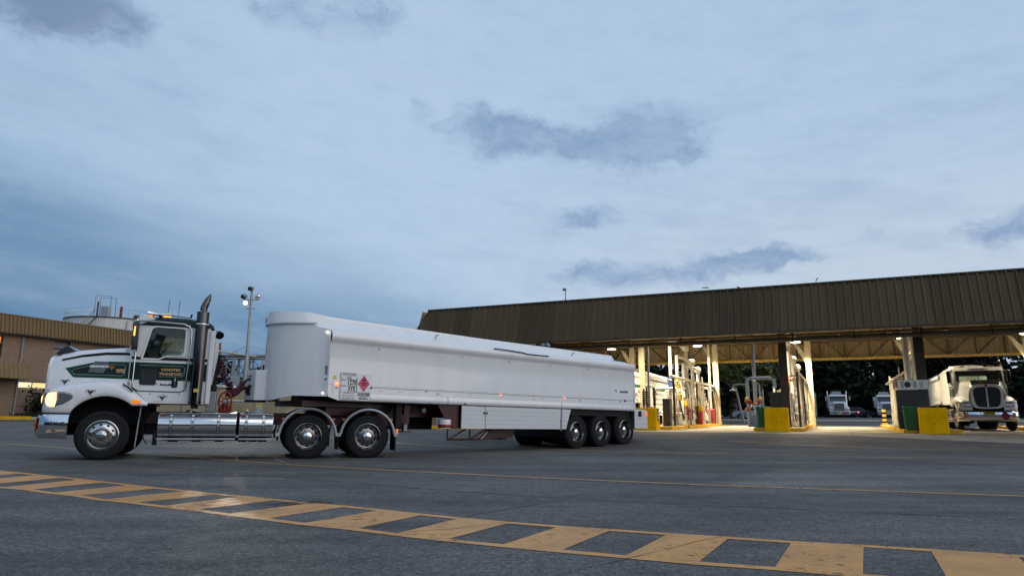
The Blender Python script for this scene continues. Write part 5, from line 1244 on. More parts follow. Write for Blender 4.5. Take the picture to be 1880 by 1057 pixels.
def rack(i, label, z, y0, y1, x):
    t = bay('pipe_rack', label, 'pipe rack', BX[i] + x, 0, 'long header pipes over the islands')
    b = B(); b.tube([(0, y0, z), (0, y1, z)], .065, 10); b.build('header_pipe', 'pipe_white', t)
    b = B(); b.tube([(-.22, y0 + .3, z - .16), (-.22, y1 - .6, z - .16)], .045, 8); b.build('header_pipe', 'pipe_white', t)
    for k, y in enumerate(frange(y0 + .6, y1, 2.1)):
        b = B(); b.bb(-.05, .05, y - .05, y + .05, .15, z - .05); b.build('post', ('post_brown', 'pipe_white', 'pipe_grey')[k % 3], t)
        b = B(); b.bb(-.32, .06, y - .03, y + .03, z - .26, z - .21); b.build('bracket', 'pipe_grey', t)
    return t
rack(0, 'white header pipes running the length of the first island', 2.55, 2.0, 15.6, .78); rack(1, 'white header pipes running the length of the second island', 2.75, 2.6, 15.6, .80); rack(2, 'white header pipes running the length of the third island', 2.7, 4.6, 15.6, -.40)
SL = [('sleeve_blue', 'sleeve_yellow', 'sleeve_green'), ('sleeve_purple', 'sleeve_orange', 'sleeve_yellow'), ('sleeve_green', 'sleeve_green', 'sleeve_purple'), ('sleeve_purple', 'sleeve_green', 'sleeve_orange')]
AW = ('highest', 'middle', 'lowest')
for i in range(4):
    for k, (z, dx, y, ln_, dp) in enumerate([(4.55, .15, 9.4, 4.0, 1.9), (3.75, .35, 10.2, 4.1, 1.1), (3.35, .5, 11.2, 4.2, .8)]):
        if i == 3: y += 2.5
        cn_ = {'sleeve_blue': 'blue', 'sleeve_yellow': 'yellow', 'sleeve_green': 'green', 'sleeve_purple': 'purple', 'sleeve_orange': 'orange'}[SL[i][k]]
        loading_arm('%s white loading arm of the %s island, %s drop sleeve' % (AW[k], PN[i], cn_), BX[i] + dx, y, z, ln_, dp, SL[i][k])
rnd = random.Random(7)
for i in range(3):
    t = bay('pipe_manifold', 'crowded white metering pipework with valves on the %s island' % PN[i], 'pipework', BX[i], 0); t['bx'] = BX[i]
    for k in range(26 if i < 2 else 18):
        riser_pipe(t, BX[i] + (1 if i < 2 else -.55) * rnd.choice((.25, .45, .62)), 3.3 + k * .46 + rnd.uniform(-.15, .15) + (.6 if i == 2 else 0), rnd.uniform(1.4, 2.7), rnd.choice((.06, .085, .115)), rnd)
    for k in range(9): riser_pipe(t, BX[i] - rnd.choice((.1, .4, .7)) * (1 if i < 2 else .6), 4.0 + k * 1.35, rnd.uniform(1.2, 2.3), rnd.choice((.05, .065)), rnd)
    for k, (x, z) in enumerate(((.55, .42), (.25, .62), (-.3, .5))): B().tube([(x, 3.2, z + .35), (x, 15, z + .35)], .06, 10).build('floor_pipe', 'pipe_white', t)
    for k in range(13):    # cross pipes with elbows tying the risers together
        y = 3.6 + k * .88 + rnd.uniform(-.2, .2); z = cw(BX[i], y).z - t.location.z + rnd.uniform(.55, 2.35); sx_ = 1 if i < 2 else -1; xa, xb = -.55 * sx_ * rnd.uniform(.4, 1), .72 * sx_ * (1 if i < 2 else .6)
        B().tube([(xa, y, z - .35), (xa, y, z - .06), (xa + .06 * sx_, y, z), (xb - .06 * sx_, y, z), (xb, y, z - .06), (xb, y, z - rnd.uniform(.3, .6))], rnd.choice((.04, .055, .07)), 8).build('cross_pipe', 'pipe_white', t)
    for k in range(7):     # meter heads, gauges and slack hoses hung between the risers
        y = 3.9 + k * 1.55; x = (1 if i < 2 else -.5) * rnd.choice((.5, .66, .78)); z = cw(BX[i], y).z - t.location.z
        B().box((x, y, z + rnd.uniform(1.1, 1.6)), (.26, .22, .30)).build('meter_head', rnd.choice(['pipe_white', 'pipe_white', 'shower_grey', 'sleeve_yellow']), t, bevel=.02)
        y2 = y + rnd.uniform(.5, 1.1); zt_ = z + rnd.uniform(1.4, 2.1); B().tube(bez([Vector((x, y, zt_)), Vector((x + .08, y * .5 + y2 * .5, z + .45)), Vector((x, y2, zt_ - .2))], 6), .035, 8).build('slack_hose', rnd.choice(['black_plastic', 'black_plastic', 'valve_red', 'steel_grey']), t)
        B().lathe([(.001, -.03), (.07, -.02), (.075, .01)], (x + .05, y + .3, z + rnd.uniform(.7, 1.9)), 'x', 12).build('gauge', 'sign_white', t)
        B().cyl((x - .2, y + .55, z + .2), (x - .2, y + .55, z + rnd.uniform(2.0, 3.1)), .035, n=8).build('vent_riser', 'pipe_white', t)
# tall stand pipes linking pipework to the roof
def stand(label, x, y, z1, r, m, top=None):
    t = bay('stand_pipe', label, 'pipe', x, y)
    b = B(); pts = [(0, 0, .15), (0, 0, z1)] + (top or []); b.tube(pts, r, 12); b.build('pipe', m, t)
    b = B(); flange(b, (0, 0, .2), r * 1.8, (0, 0, 1)); b.build('flange', m, t); b = B(); flange(b, (0, 0, z1 * .5), r * 1.5, (0, 0, 1)); b.build('flange', m, t)
    return t
stand('thin grey stand pipe beside the tanker rear with an elbow under the roof', BX[0] - .28, 1.9, 4.15, .05, 'shower_grey', [(-.05, 0, 4.25), (-.2, 0, 4.28), (-5.2, 0, 4.28)])
stand('tall cream stand pipe at the far end of the first island', BX[0] + .55, 15.2, 5.6, .08, 'steel_cream')
stand('grey stand pipe rising to the roof above the emergency shower', BX[1] - .95, 1.6, 4.6, .075, 'shower_grey')
stand('large white vent pipe beside the third column', BX[2] - .42, 3.6, 5.2, .13, 'pipe_white')
stand('second white vent pipe close to the third column', BX[2] - .12, 3.3, 5.2, .10, 'pipe_white', [(.02, 0, 5.3)])
# emergency shower on the second island
sh_ = bay('emergency_shower', 'grey pipe emergency shower on the second island', 'shower', BX[1] - 1.0, 1.1)
B().tube([(-.20, 0, .2), (-.22, 0, 2.1), (-.20, 0, 2.26), (-.06, 0, 2.32), (.75, 0, 2.32), (.92, 0, 2.26), (.95, 0, 1.9)], .075, 12).build('frame_pipe', 'shower_grey', sh_)
B().tube([(.12, .1, .2), (.12, .1, 2.0), (.08, .1, 2.18), (0, .1, 2.22)], .05, 10).build('feed_pipe', 'shower_grey', sh_)
B().tube([(.30, -.05, .15), (.30, -.05, 2.0), (.22, -.05, 2.12), (.1, -.05, 2.14)], .03, 8).build('drain_pipe', 'shower_grey', sh_)
B().tube([(-.2, 0, 2.06), (-.72, 0, 2.06), (-.82, 0, 2.02), (-.84, 0, 1.85)], .028, 8).build('shower_arm', 'shower_grey', sh_)
B().lathe([(.03, .08), (.05, .05), (.15, .0), (.15, -.02), (.001, -.02)], (-.84, 0, 1.80), 'z', 18).build('shower_head', 'shower_grey', sh_)
for k in range(15):
    a = k * .7; x, y, z = .02 + .30 * math.cos(a), -.05 + .1 * math.sin(a * 1.7), .95 + .11 * (k % 5)
    B().lathe([(.001, -.08), (.08, -.06), (.10, 0), (.08, .06), (.001, .08)], (x, y, z), ('x', 'y')[k % 2], 12).build('valve', ('valve_orange', 'chrome_dull', 'valve_orange', 'valve_red', 'sleeve_yellow')[k % 5], sh_)
B().bb(-.3, .35, .1, .5, .17, .75).build('valve_box', 'shower_grey', sh_, bevel=.02)
# dark cabinets
def cabinet(label, x, y, w, d, h, z0=.17, sign=False):
    t = bay('control_cabinet', label, 'cabinet', x, y)
    B().bb(-w / 2, w / 2, 0, d, z0, h).build('body', 'cabinet_dark', t, bevel=.015)
    B().bb(-w / 2 + .04, w / 2 - .04, -.012, -.001, z0 + .06, h * .55).build('door', 'cabinet_dark', t, bevel=.006)
    B().bb(-w / 2 + .04, w / 2 - .04, -.010, -.001, h * .57, h - .05).build('upper_door', 'cabinet_dark', t, bevel=.006)
    B().bb(w * .32, w * .36, -.03, -.012, h * .35, h * .45).build('handle', 'chrome_dull', t)
    if sign:
        B().bb(-w / 2 + .1, w / 2 + .06, .02, .08, h + .02, h + .40).build('header_panel', 'pipe_white', t)
        B().lathe([(.001, 0), (.12, -.004)], (-.12, .012, h + .21), 'y', 16).build('gauge', 'cabinet_dark', t)
        for dx in (-.36, -.3, .1, .16, .32, .4): B().bb(dx, dx + .035, .012, .018, h + .08, h + .34).build('instruction_strip', 'ink_grey', t)
        for k in range(7):
            xx = -w / 2 + .12 + k * .13; B().lathe([(.001, -.04), (.04, -.03), (.045, 0)], (xx, -.01, h * .50 + .12 * (k % 2)), 'y', 10).build('dial', ('valve_red', 'chrome_dull', 'cabinet_dark', 'sign_white')[k % 4], t)
    return t
cabinet('narrow dark cabinet behind the barrier at the tanker rear', BX[0] + .62, 1.5, .34, .5, 1.45)
cabinet('wide dark control cabinet behind the second barrier', BX[1] + .05, 1.9, .80, .6, 1.72)
cabinet('big dark loading panel with pale header beside the third barrier', BX[2] - .55, 1.3, 1.12, .5, 1.75, sign=True)
for i, (x, y) in enumerate([(BX[0] - .35, 1.7), (BX[0] - .62, 2.2), (BX[0] - .05, 2.0)]):
    t = bay('meter_stack', 'dark ribbed meter stack behind the tanker rear, %s one' % ('centre', 'left-hand', 'right-hand')[i], 'meter', x, y)
    for k in range(7): B().lathe([(.05, 0), (.085, .01), (.085, .06), (.05, .07)], (0, 0, 1.15 + k * .10), 'z', 12).build('ring', 'cabinet_dark', t)
    B().cyl((0, 0, .17), (0, 0, 1.95), .045, n=10).build('core', 'post_brown', t); B().lathe([(.001, -.1), (.09, -.07), (.11, 0), (.09, .07), (.001, .1)], (0, -.02, .85), 'y', 12).build('meter_body', ('chrome_dull', 'valve_red', 'pipe_white')[i], t)
# bollards
def bollard(x, y, label):
    t = bay('bollard', label, 'bollard', x, y, 'striped bollards')
    B().lathe([(.001, 0), (.125, 0), (.125, 1.02), (.11, 1.05), (.001, 1.06)], (0, 0, 0), 'z', 20).build('post', 'sleeve_yellow', t)
    for z in (.22, .50, .78): B().lathe([(.1275, z), (.1275, z + .13)], (0, 0, 0), 'z', 20).build('black_band', 'black_paint', t)
    B().box((0, 0, .12), (.34, .34, .24)).build('footing', 'kerb_yellow', t, bevel=.01)
for i in range(3):
    bollard(BX[i] + .72, 17.3, 'black and yellow bollard at the near corner of the %s island rear' % PN[i]); bollard(BX[i] - .72, 17.5, 'black and yellow bollard on the hidden side of the %s island rear' % PN[i])
# wheelie bins
def bin_(x, y, m, label, rz=0):
    t = bay('wheelie_bin', label, 'bin', x, y); t.rotation_euler.z = CA + rz
    B().box((0, 0, .56), (.44, .50, .84), top=(1.2, 1.2), rot=None).build('body', m, t, bevel=.03)
    B().prism([(-.33, .98), (.33, .98), (.31, 1.03), (.18, 1.07), (-.28, 1.06)], -.28, .28, 'x').build('lid', m, t, bevel=.015)
    for s in (-1, 1): B().cyl((s * .2, .24, .11), (s * .26, .24, .11), .11, n=14).build('wheel', 'rubber', t)
    B().tube([(-.25, .33, .98), (.25, .33, .98)], .018, 6).build('handle', m, t)
bin_(BX[0] + .62, 14.3, 'bin_red', 'red wheelie bin at the far end of the first island')
bin_(BX[1] - .56, 1.12, 'bin_green', 'green bin wedged behind the second barrier')
bin_(BX[2] - .70, .95, 'bin_green', 'green wheelie bin standing left of the third barrier')
t = bay('fire_point', 'orange and red fire point box among the first island pipework', 'box', BX[0] + .8, 9.2); B().bb(-.2, .2, -.2, .2, .17, .9).build('box', 'valve_red', t, bevel=.03); B().bb(-.24, .24, -.24, .24, .9, 1.2).build('hood', 'sleeve_yellow', t, bevel=.05)
# painted lines by the bollards
for i in range(3):
    a = cw(BX[i] + 1.35, 13.5); b_ = cw(BX[i] + 1.35, 18.5); line('painted_line', [(a.x, a.y), (b_.x, b_.y)], .12, 'kerb_yellow', ground, .018)
pd = [cw(BX[2] - 2.3, 1.0), cw(BX[2] - 1.05, 1.0), cw(BX[2] - 1.05, 2.2), cw(BX[2] - 2.3, 2.2)]
strip('painted_pad', [(pd[0].x, pd[0].y), (pd[1].x, pd[1].y)], [(pd[3].x, pd[3].y), (pd[2].x, pd[2].y)], 'kerb_yellow', ground, .018)
# ------------------------------------------------------------------ brick office on the left
def brick_mat():
    m = bpy.data.materials.new('brick'); m.use_nodes = True; nt = m.node_tree; p = nt.nodes['Principled BSDF']; L = nt.links; tcn = nt.nodes.new('ShaderNodeTexCoord')
    sp = nt.nodes.new('ShaderNodeSeparateXYZ'); L.new(tcn.outputs['Object'], sp.inputs[0]); ad = nt.nodes.new('ShaderNodeMath'); L.new(sp.outputs[0], ad.inputs[0]); L.new(sp.outputs[1], ad.inputs[1])
    cb = nt.nodes.new('ShaderNodeCombineXYZ'); L.new(ad.outputs[0], cb.inputs[0]); L.new(sp.outputs[2], cb.inputs[1])
    b = nt.nodes.new('ShaderNodeTexBrick'); L.new(cb.outputs[0], b.inputs['Vector']); b.inputs['Scale'].default_value = 1
    b.inputs['Brick Width'].default_value = .24; b.inputs['Row Height'].default_value = .086; b.inputs['Mortar Size'].default_value = .010
    b.inputs['Color1'].default_value = (.27, .165, .105, 1); b.inputs['Color2'].default_value = (.20, .12, .078, 1); b.inputs['Mortar'].default_value = (.29, .24, .19, 1)
    nz = nt.nodes.new('ShaderNodeTexNoise'); nz.inputs['Scale'].default_value = 1.5; nz.inputs['Detail'].default_value = 6; L.new(tcn.outputs['Object'], nz.inputs['Vector'])
    mr = nt.nodes.new('ShaderNodeMapRange'); mr.inputs[3].default_value = .75; mr.inputs[4].default_value = 1.25; L.new(nz.outputs[0], mr.inputs[0])
    mx = nt.nodes.new('ShaderNodeMix'); mx.data_type = 'RGBA'; mx.blend_type = 'MULTIPLY'; mx.inputs[0].default_value = 1; L.new(b.outputs[0], mx.inputs[6]); L.new(mr.outputs[0], mx.inputs[7]); L.new(mx.outputs[2], p.inputs['Base Color']); p.inputs['Roughness'].default_value = .85
    bp = nt.nodes.new('ShaderNodeBump'); bp.inputs['Strength'].default_value = .5; bp.inputs['Distance'].default_value = .01; bp.invert = True; L.new(b.outputs[1], bp.inputs['Height']); L.new(bp.outputs[0], p.inputs['Normal']); MAT['brick'] = m
brick_mat()
mat('fascia_olive', (.205, .142, .068), .6, spec=.25, var=.1, scale=1.5, grime=.2, gcol=(.12, .10, .06))
mat('frame_brown', (.035, .025, .02), .5)
mat('downpipe_grey', (.27, .27, .27), .5, var=.1)
mat('blind_pale', (.26, .235, .22), .8, var=.08)
mat('curtain', (.22, .10, .04), .8)
mat('beige_render', (.40, .325, .20), .85, var=.10, scale=1.5, grime=.25, gcol=(.22, .18, .12), bump=.15)
mat('coping', (.62, .60, .55), .7, var=.08, grime=.2)
mat('galv', (.36, .385, .40), .45, metal=.4, var=.12)
emit('window_lit', (1, .74, .34), .95, (.3, .25, .15)); emit('window_orange', (1, .42, .08), .75, (.3, .15, .05)); emit('window_lit_pale', (1, .82, .52), 1.05, (.3, .25, .15))
BO = Vector((-30.47, 41.0, 0)); BA = R(71)
OF = thing('brick_office', 'two-storey brown brick office with olive ribbed fascia and lit windows', 'building', (BO.x, BO.y, 0), BA)
Z0 = G(BO.x, BO.y) - .3
def wallprism(x0, x1, z0, z1, holes):
    B().prism([(x0, z0), (x1, z0), (x1, z1), (x0, z1)], 0, .25, 'y', holes=[[(a, c), (b, c), (b, d), (a, d)] for a, b, c, d in holes]).build('wall', 'brick', OF)
wins = [(-1.5, -.14, 4.28, 5.55), (3.05, 4.18, 4.35, 5.60), (8.3, 9.4, 4.35, 5.60), (12.5, 13.6, 4.35, 5.60), (1.06, 3.95, 2.50, 2.92), (6.0, 9.0, 2.50, 2.92), (11, 14, 2.5, 2.92)]
wallprism(-9, 17.2, Z0, 5.72, wins)
B().bb(-9, 17.2, 11.75, 12, Z0, 5.72).build('wall', 'brick', OF); B().bb(16.95, 17.2, .251, 11.749, Z0, 5.72).build('wall', 'brick', OF); B().bb(-9, -8.75, .251, 11.749, Z0, 5.72).build('wall', 'brick', OF)
B().bb(-9, 17.2, .26, 11.7, 5.6, 5.7).build('ceiling', 'blind_pale', OF); B().bb(-8.7, 16.9, .9, 1.0, Z0, 5.6).build('inner_wall', 'dark_interior', OF)
for i, (a, b, c, d) in enumerate(wins):
    w = B(); t = .05
    w.prism([(a, c), (b, c), (b, d), (a, d)], .06, .14, 'y', holes=[[(a + t, c + t), (b - t, c + t), (b - t, d - t), (a + t, d - t)]]); wo_ = w.build('window', 'frame_brown', OF)
    if i < 4:
        zs = c + (d - c) * .62; B().bb(a + t, b - t, .07, .13, zs - .025, zs + .025).build('transom', 'frame_brown', wo_)
        m1, m2 = {0: ('window_orange', 'curtain'), 1: ('blind_pale', 'blind_pale'), 2: ('window_orange', 'window_orange'), 3: ('curtain', 'curtain')}[i]
        B().bb(a + t, b - t, .16, .17, zs + .025, d - t).build('pane', m1, wo_); B().bb(a + t, b - t, .16, .17, c + t, zs - .025).build('pane', m2, wo_)
        B().bb(a, b, -.03, .06, c - .05, c).build('sill', 'brick', wo_)
    else:
        for q in range(3):
            xa, xb = a + t + (b - a - 2 * t) * q / 3, a + t + (b - a - 2 * t) * (q + 1) / 3
            B().bb(xa + .0, xb - .03, .12, .13, c + t, d - t).build('pane', 'window_lit' if q else 'window_lit_pale', wo_); B().bb(xb - .03, xb, .07, .135, c + t, d - t).build('mullion', 'frame_brown', wo_)
        B().bb(a - .05, b + .05, -.04, .06, c - .08, c).build('sill', 'beige_render', wo_)
# fascia of ribbed sheets, leaning out a little at the foot
def ribs2(w, n, h): 
    o = []
    for i in range(n):
        a = w * i / n; p = w / n; o += [(a, 0), (a + p * .30, 0), (a + p * .38, h), (a + p * .62, h), (a + p * .70, 0)]
    return o + [(w, 0)]
def fsheet(w, n, yb, zb, yt, zt, h=.075):
    m = B(); pr = ribs2(w, n, h); m.grid([[(x, yb - q, zb) for x, q in pr], [(x, yt - q, zt) for x, q in pr]]); return m
f0 = fsheet(.96, 4, -.42, 5.74, -.30, 6.82).build('fascia_sheet', 'fascia_olive', OF, (-9.4, 0, 0), angle=20)
for k in range(1, 28): inst(f0, 'fascia_sheet', OF, (-9.4 + k * .96, 0, 0))
B().bb(-9.4, 17.5, -.36, 0.1, 6.80, 6.86).build('fascia_cap', 'fascia_olive', OF); B().bb(-9.4, 17.5, -.44, -.3, 5.66, 5.74).build('fascia_foot', 'frame_brown', OF); B().bb(-9.4, 17.5, -.3, .0, 5.68, 5.72).build('soffit', 'blind_pale', OF)
B().bb(-9.4, 17.5, .1, 12.2, 6.6, 6.7).build('roof', 'galv', OF); B().bb(17.4, 17.5, -.3, 12.2, 5.74, 6.8).build('end_fascia', 'fascia_olive', OF)
for x in (1.0, 7.9): B().cyl((x, -.07, Z0), (x, -.07, 5.68), .055, n=10).build('downpipe', 'downpipe_grey', OF)
for z in (1.6, 3.0, 4.4): B().bb(.92, 1.08, -.13, .0, z, z + .04).build('pipe_clip', 'downpipe_grey', OF)
# entrance awning
aw = B(); pr = ribs2(6.0, 22, .04); aw.grid([[(x - 5.0, -1.15 - q, 3.02) for x, q in pr], [(x - 5.0, -.85 - q, 3.95) for x, q in pr]]); aw.build('awning', 'fascia_olive', OF, angle=20)
B().prism([(-1.15, 3.02), (-.85, 3.95), (0, 3.95), (0, 3.02)], .98, 1.0, 'x').build('awning_end', 'fascia_olive', OF); B().bb(-5, .98, -.85, 0, 3.90, 3.95).build('awning_top', 'fascia_olive', OF); B().bb(-5, .98, -1.12, 0, 3.02, 3.06).build('awning_soffit', 'blind_pale', OF)
def bw(x, y):
    c, s = math.cos(BA), math.sin(BA); return Vector((BO.x + c * x - s * y, BO.y + s * x + c * y, 0))
for k, (x, h, r, l_) in enumerate([(1.9, 1.6, .75, 'rounded dark shrub beside the downpipe of the brick office'), (4.6, 1.5, .8, 'dark shrub by the brick wall just left of the truck grille'), (8.0, 1.4, .9, 'dark shrub by the brick wall hidden behind the bonnet')]):
    p = bw(x, -1.0); shrub('garden_shrub', l_, p.x, p.y, h, r, 'leaf_dark', 200 + k, n=1100, ls=.10)
bed = B(); rb = random.Random(5)
for k in range(2600):
    p = bw(rb.uniform(.6, 12), rb.uniform(-2.3, -.2)); q = Vector((rb.uniform(-1, 1), rb.uniform(-1, 1), rb.uniform(.2, 1))).normalized() * .09; w = q.orthogonal().normalized() * .035; p.z = G(p.x, p.y) + rb.uniform(.02, .32)
    bed.add([p - q, p + w, p + q, p - w], [(0, 1, 2, 3)])
tag(bed.build('ground_cover', 'leaf_dark', angle=180), 'low leafy ground cover along the brick office', 'ground cover', kind='stuff')
kb = thing('garden_kerb', 'yellow painted kerb edging the garden bed of the brick office', 'kerb', (0, 0, 0))
for a, b in ((-9, .25), (2.2, 6.0)):
    p, q = bw(a, -2.6), bw(b, -2.6); zz = G(p.x, p.y)
    B().bb(0, (q - p).length, -.08, .08, -.1, .16).build('kerb_length', 'kerb_yellow', kb, (p.x, p.y, zz), (0, 0, BA), bevel=.02)
p, q = bw(.27, -2.6), bw(2.18, -2.6); B().bb(0, (q - p).length, -.08, .08, -.1, .14).build('kerb_length', 'concrete_wall', kb, (p.x, p.y, G(p.x, p.y)), (0, 0, BA), bevel=.02)

# ------------------------------------------------------------------ storage tank behind the office
mat('tank_white', (.60, .59, .57), .6, var=.08, scale=1.0, stretch=(3, 3, .35), grime=.5, gcol=(.30, .22, .16))
TKC = Vector((-44.0, 74.6, .9)); TR, TZ = 4.5, 9.9
TK = thing('storage_tank', 'big white steel storage tank with roof railing behind the brick office', 'storage tank', TKC)
b = B(); b.lathe([(TR, 0), (TR, TZ), (TR + .08, TZ + .02), (TR + .08, TZ + .12), (TR, TZ + .14), (.01, TZ + .7)], (0, 0, 0), 'z', 64); b.build('shell', 'tank_white', TK)
B().lathe([(TR + .085, TZ + .0), (TR + .1, TZ + .05), (TR + .085, TZ + .13)], (0, 0, 0), 'z', 64).build('rim', 'post_brown', TK)
vd = math.atan2(-TKC.y, -TKC.x)
for k in range(26):
    a = 2 * math.pi * k / 26; c, s = math.cos(a) * TR, math.sin(a) * TR; B().cyl((c, s, TZ + .1), (c, s, TZ + 1.0), .018, n=6).build('rail_post', 'galv', TK)
for z in (.55, 1.0): B().tube([(TR * math.cos(R(a)), TR * math.sin(R(a)), TZ + z) for a in range(0, 361, 6)], .015, 6).build('hand_rail', 'galv', TK)
def onrim(da, r=TR, z=0): a = vd + da; return Vector((math.cos(a) * r, math.sin(a) * r, z))
st0, st1 = onrim(-.62, TR + .25, TZ - 1.9), onrim(-.28, TR + .25, TZ + .1)
for o in (0, .35):
    B().tube([onrim(-.62 + .34 * q / 6, TR + .2 + o, TZ - 1.9 + 2.0 * q / 6) for q in range(7)], .03, 6).build('stair_stringer', 'post_brown', TK); B().tube([onrim(-.62 + .34 * q / 6, TR + .2 + o, TZ - 1.0 + 2.0 * q / 6) for q in range(7)], .022, 6).build('stair_rail', 'galv', TK)
for q in range(11): p1_, p2_ = onrim(-.62 + .034 * q, TR + .2, TZ - 1.9 + .2 * q), onrim(-.62 + .034 * q, TR + .55, TZ - 1.9 + .2 * q); B().tube([p1_, p2_], .045, 4).build('stair_tread', 'post_brown', TK)
ga = [onrim(-.42, TR - .3, TZ), onrim(-.42, TR - .3, TZ + 2.35), onrim(-.08, TR - .6, TZ + 2.35), onrim(-.08, TR - .6, TZ)]
B().tube(ga, .04, 6).build('davit_frame', 'steel_grey', TK); B().tube([p + Vector((.25, .5, -.15)) for p in ga], .04, 6).build('davit_frame', 'steel_grey', TK)
B().box(onrim(-.17, TR - .5, TZ + .65), (.7, .7, 1.1)).build('gauge_hatch', 'galv', TK); B().cyl(onrim(-.36, TR - .4, TZ), onrim(-.36, TR - .4, TZ + 1.7), .09, n=8).build('vent_post', 'post_brown', TK)
B().lathe([(.3, 0), (.3, .3), (.2, .42), (.001, .45)], onrim(.62, TR - .7, TZ + .2), 'z', 14).build('vent', 'post_brown', TK); B().bb(-.1, .1, -.1, .1, 0, 1.1).build('marker_board', 'reel_red', TK, onrim(.16, TR - .1, TZ + .15))
B().tube([onrim(.30, TR + .1, 0), onrim(.30, TR + .1, TZ - .2)], .06, 8).build('cable_pipe', 'shower_grey', TK); B().tube([onrim(.46, TR + .1, TZ - .7), onrim(.46, TR + .1, TZ)], .10, 8).build('pipe_stub', 'shower_grey', TK)
rc = B(); rc.add([onrim(.02 + .19 * math.cos(R(a)), TR + .02, TZ - 2.75 + .95 * math.sin(R(a))) for a in range(0, 360, 15)], [tuple(range(24))]); rc.build('red_disc', 'reel_red', TK)

# ------------------------------------------------------------------ floodlight pole
PL = Vector((-17.42, 45, 0)); PL.z = G(PL.x, PL.y)
FP = thing('floodlight_pole', 'tall grey floodlight pole with one lit lamp behind the tanker', 'light pole', PL)
B().lathe([(.16, 0), (.13, 3), (.10, 6), (.075, 8.55), (.001, 8.56)], (0, 0, 0), 'z', 16).build('pole', 'galv', FP)
B().bb(-.42, .42, -.03, .03, 7.95, 8.01).build('cross_arm', 'galv', FP); B().bb(-.3, .3, -.03, .03, 7.35, 7.41).build('cross_arm', 'galv', FP)
def flood(x, y, z, rot, m, nm='flood_head'):
    b = B(); b.box((0, 0, 0), (.36, .30, .34), top=(.7, .7)); o = b.build(nm, 'steel_grey', FP, (x, y, z), rot, bevel=.04); B().lathe([(.001, -.20), (.09, -.192), (.14, -.172)], (0, 0, 0), 'z', 20).build('lens', m, o); return o
emit('flood_lit', (1, .93, .80), 8)
flood(-.02, -.1, 8.72, (R(-70), R(15), 0), 'dark_tint'); flood(-.46, -.05, 8.2, (R(-60), R(30), 0), 'dark_tint'); flood(.46, -.05, 8.18, (R(-70), R(-60), 0), 'lamp_mirror')
flood(-.16, -.45, 7.72, (R(-72), R(0), R(8)), 'flood_lit'); B().tube([(0, 0, 7.82), (-.16, -.4, 7.80)], .025, 6).build('lamp_arm', 'galv', FP)
ld = bpy.data.lights.new('flood_lamp', 'SPOT'); ld.energy = 1600; ld.color = (1, .88, .68); ld.spot_size = R(110); ld.spot_blend = .6; ld.shadow_soft_size = .15
lo_ = bpy.data.objects.new('flood_lamp', ld); COL.objects.link(lo_); lo_.parent = FP; lo_.location = (-.18, -.85, 7.55); lo_.rotation_euler = (R(-58), 0, R(18))
for z in (1.2, 4.2, 6.4): B().lathe([(.17 - .011 * z, 0), (.18 - .011 * z, .02), (.17 - .011 * z, .04)], (0, 0, z), 'z', 16).build('band', 'galv', FP)
tag(B().tube(bez([PL + Vector((0, 0, 4.95)), Vector((-15.2, 46, 4.9)), Vector((-12, 47, 4.2))], 6), .012, 4).build('stay_wire', 'steel_grey'), 'thin stay wire running right from the floodlight pole', 'wire')
tag(B().tube(bez([PL + Vector((0, 0, 4.95)), Vector((-19.5, 46, 4.75)), Vector((-23, 47, 4.2))], 6), .012, 4).build('stay_wire', 'steel_grey'), 'thin stay wire running left from the floodlight pole', 'wire')

# ------------------------------------------------------------------ pipe bridge
PB = thing('pipe_bridge', 'galvanised lattice pipe bridge behind the floodlight pole', 'pipe bridge', (-20, 50, G(-20, 50)))
for y in (0, .9):
    for z in (3.15, 4.45): B().bb(-5.2, 9, y - .05, y + .05, z - .05, z + .05).build('chord', 'galv', PB)
    x = -5.2; k = 0
    while x < 8.8:
        B().bb(x - .035, x + .035, y - .035, y + .035, 3.2, 4.4).build('vertical', 'galv', PB); B().tube([(x, y, 3.2 if k % 2 else 4.4), (x + 1.0, y, 4.4 if k % 2 else 3.2)], .03, 4).build('diagonal', 'galv', PB); x += 1.0; k += 1
for x in (-.3, .55):
    for y in (0, .9): B().bb(x - .06, x + .06, y - .06, y + .06, -.2, 4.4).build('tower_leg', 'galv', PB)
for z in frange(.3, 4.2, .85): B().tube([(-.3, 0, z), (.55, 0, z + .8)], .03, 4).build('tower_brace', 'galv', PB); B().bb(-.3, .55, -.03, .03, z - .03, z + .03).build('tower_rung', 'galv', PB)
for k, (y, z, r) in enumerate([(.1, 4.62, .12), (.45, 4.60, .10), (.8, 4.58, .08)]): B().tube([(-5.2, y, z), (9, y, z)], r, 10).build('pipe', ('steel_grey', 'galv', 'steel_grey')[k], PB)
B().tube([(-4.2, -.2, 4.95), (-1.5, -.2, 4.95), (-.2, -.2, 4.75), (1.4, -.2, 4.55)], .07, 8).build('pipe', 'steel_cream', PB); B().tube([(4.4, -.3, 1), (4.4, -.3, 4.5)], .09, 8).build('riser', 'pipe_white', PB)
dk = thing('ventilation_duct', 'white curved ventilation duct just behind the exhaust stack', 'duct', (-23.6, 49, G(-23.6, 49)))
B().tube([(-.2, 0, 0), (-.2, 0, 3.6), (-.1, 0, 4.2), (.25, 0, 4.6), (.55, 0, 4.3), (.6, 0, 3.6)], .30, 14).build('duct', 'pipe_white', dk); B().bb(-1.2, 1.2, -.4, .4, 2.95, 3.15).build('platform', 'galv', dk)
for x in (-1.0, 1.0): B().bb(x - .06, x + .06, -.06, .06, -.1, 2.95).build('platform_leg', 'galv', dk)

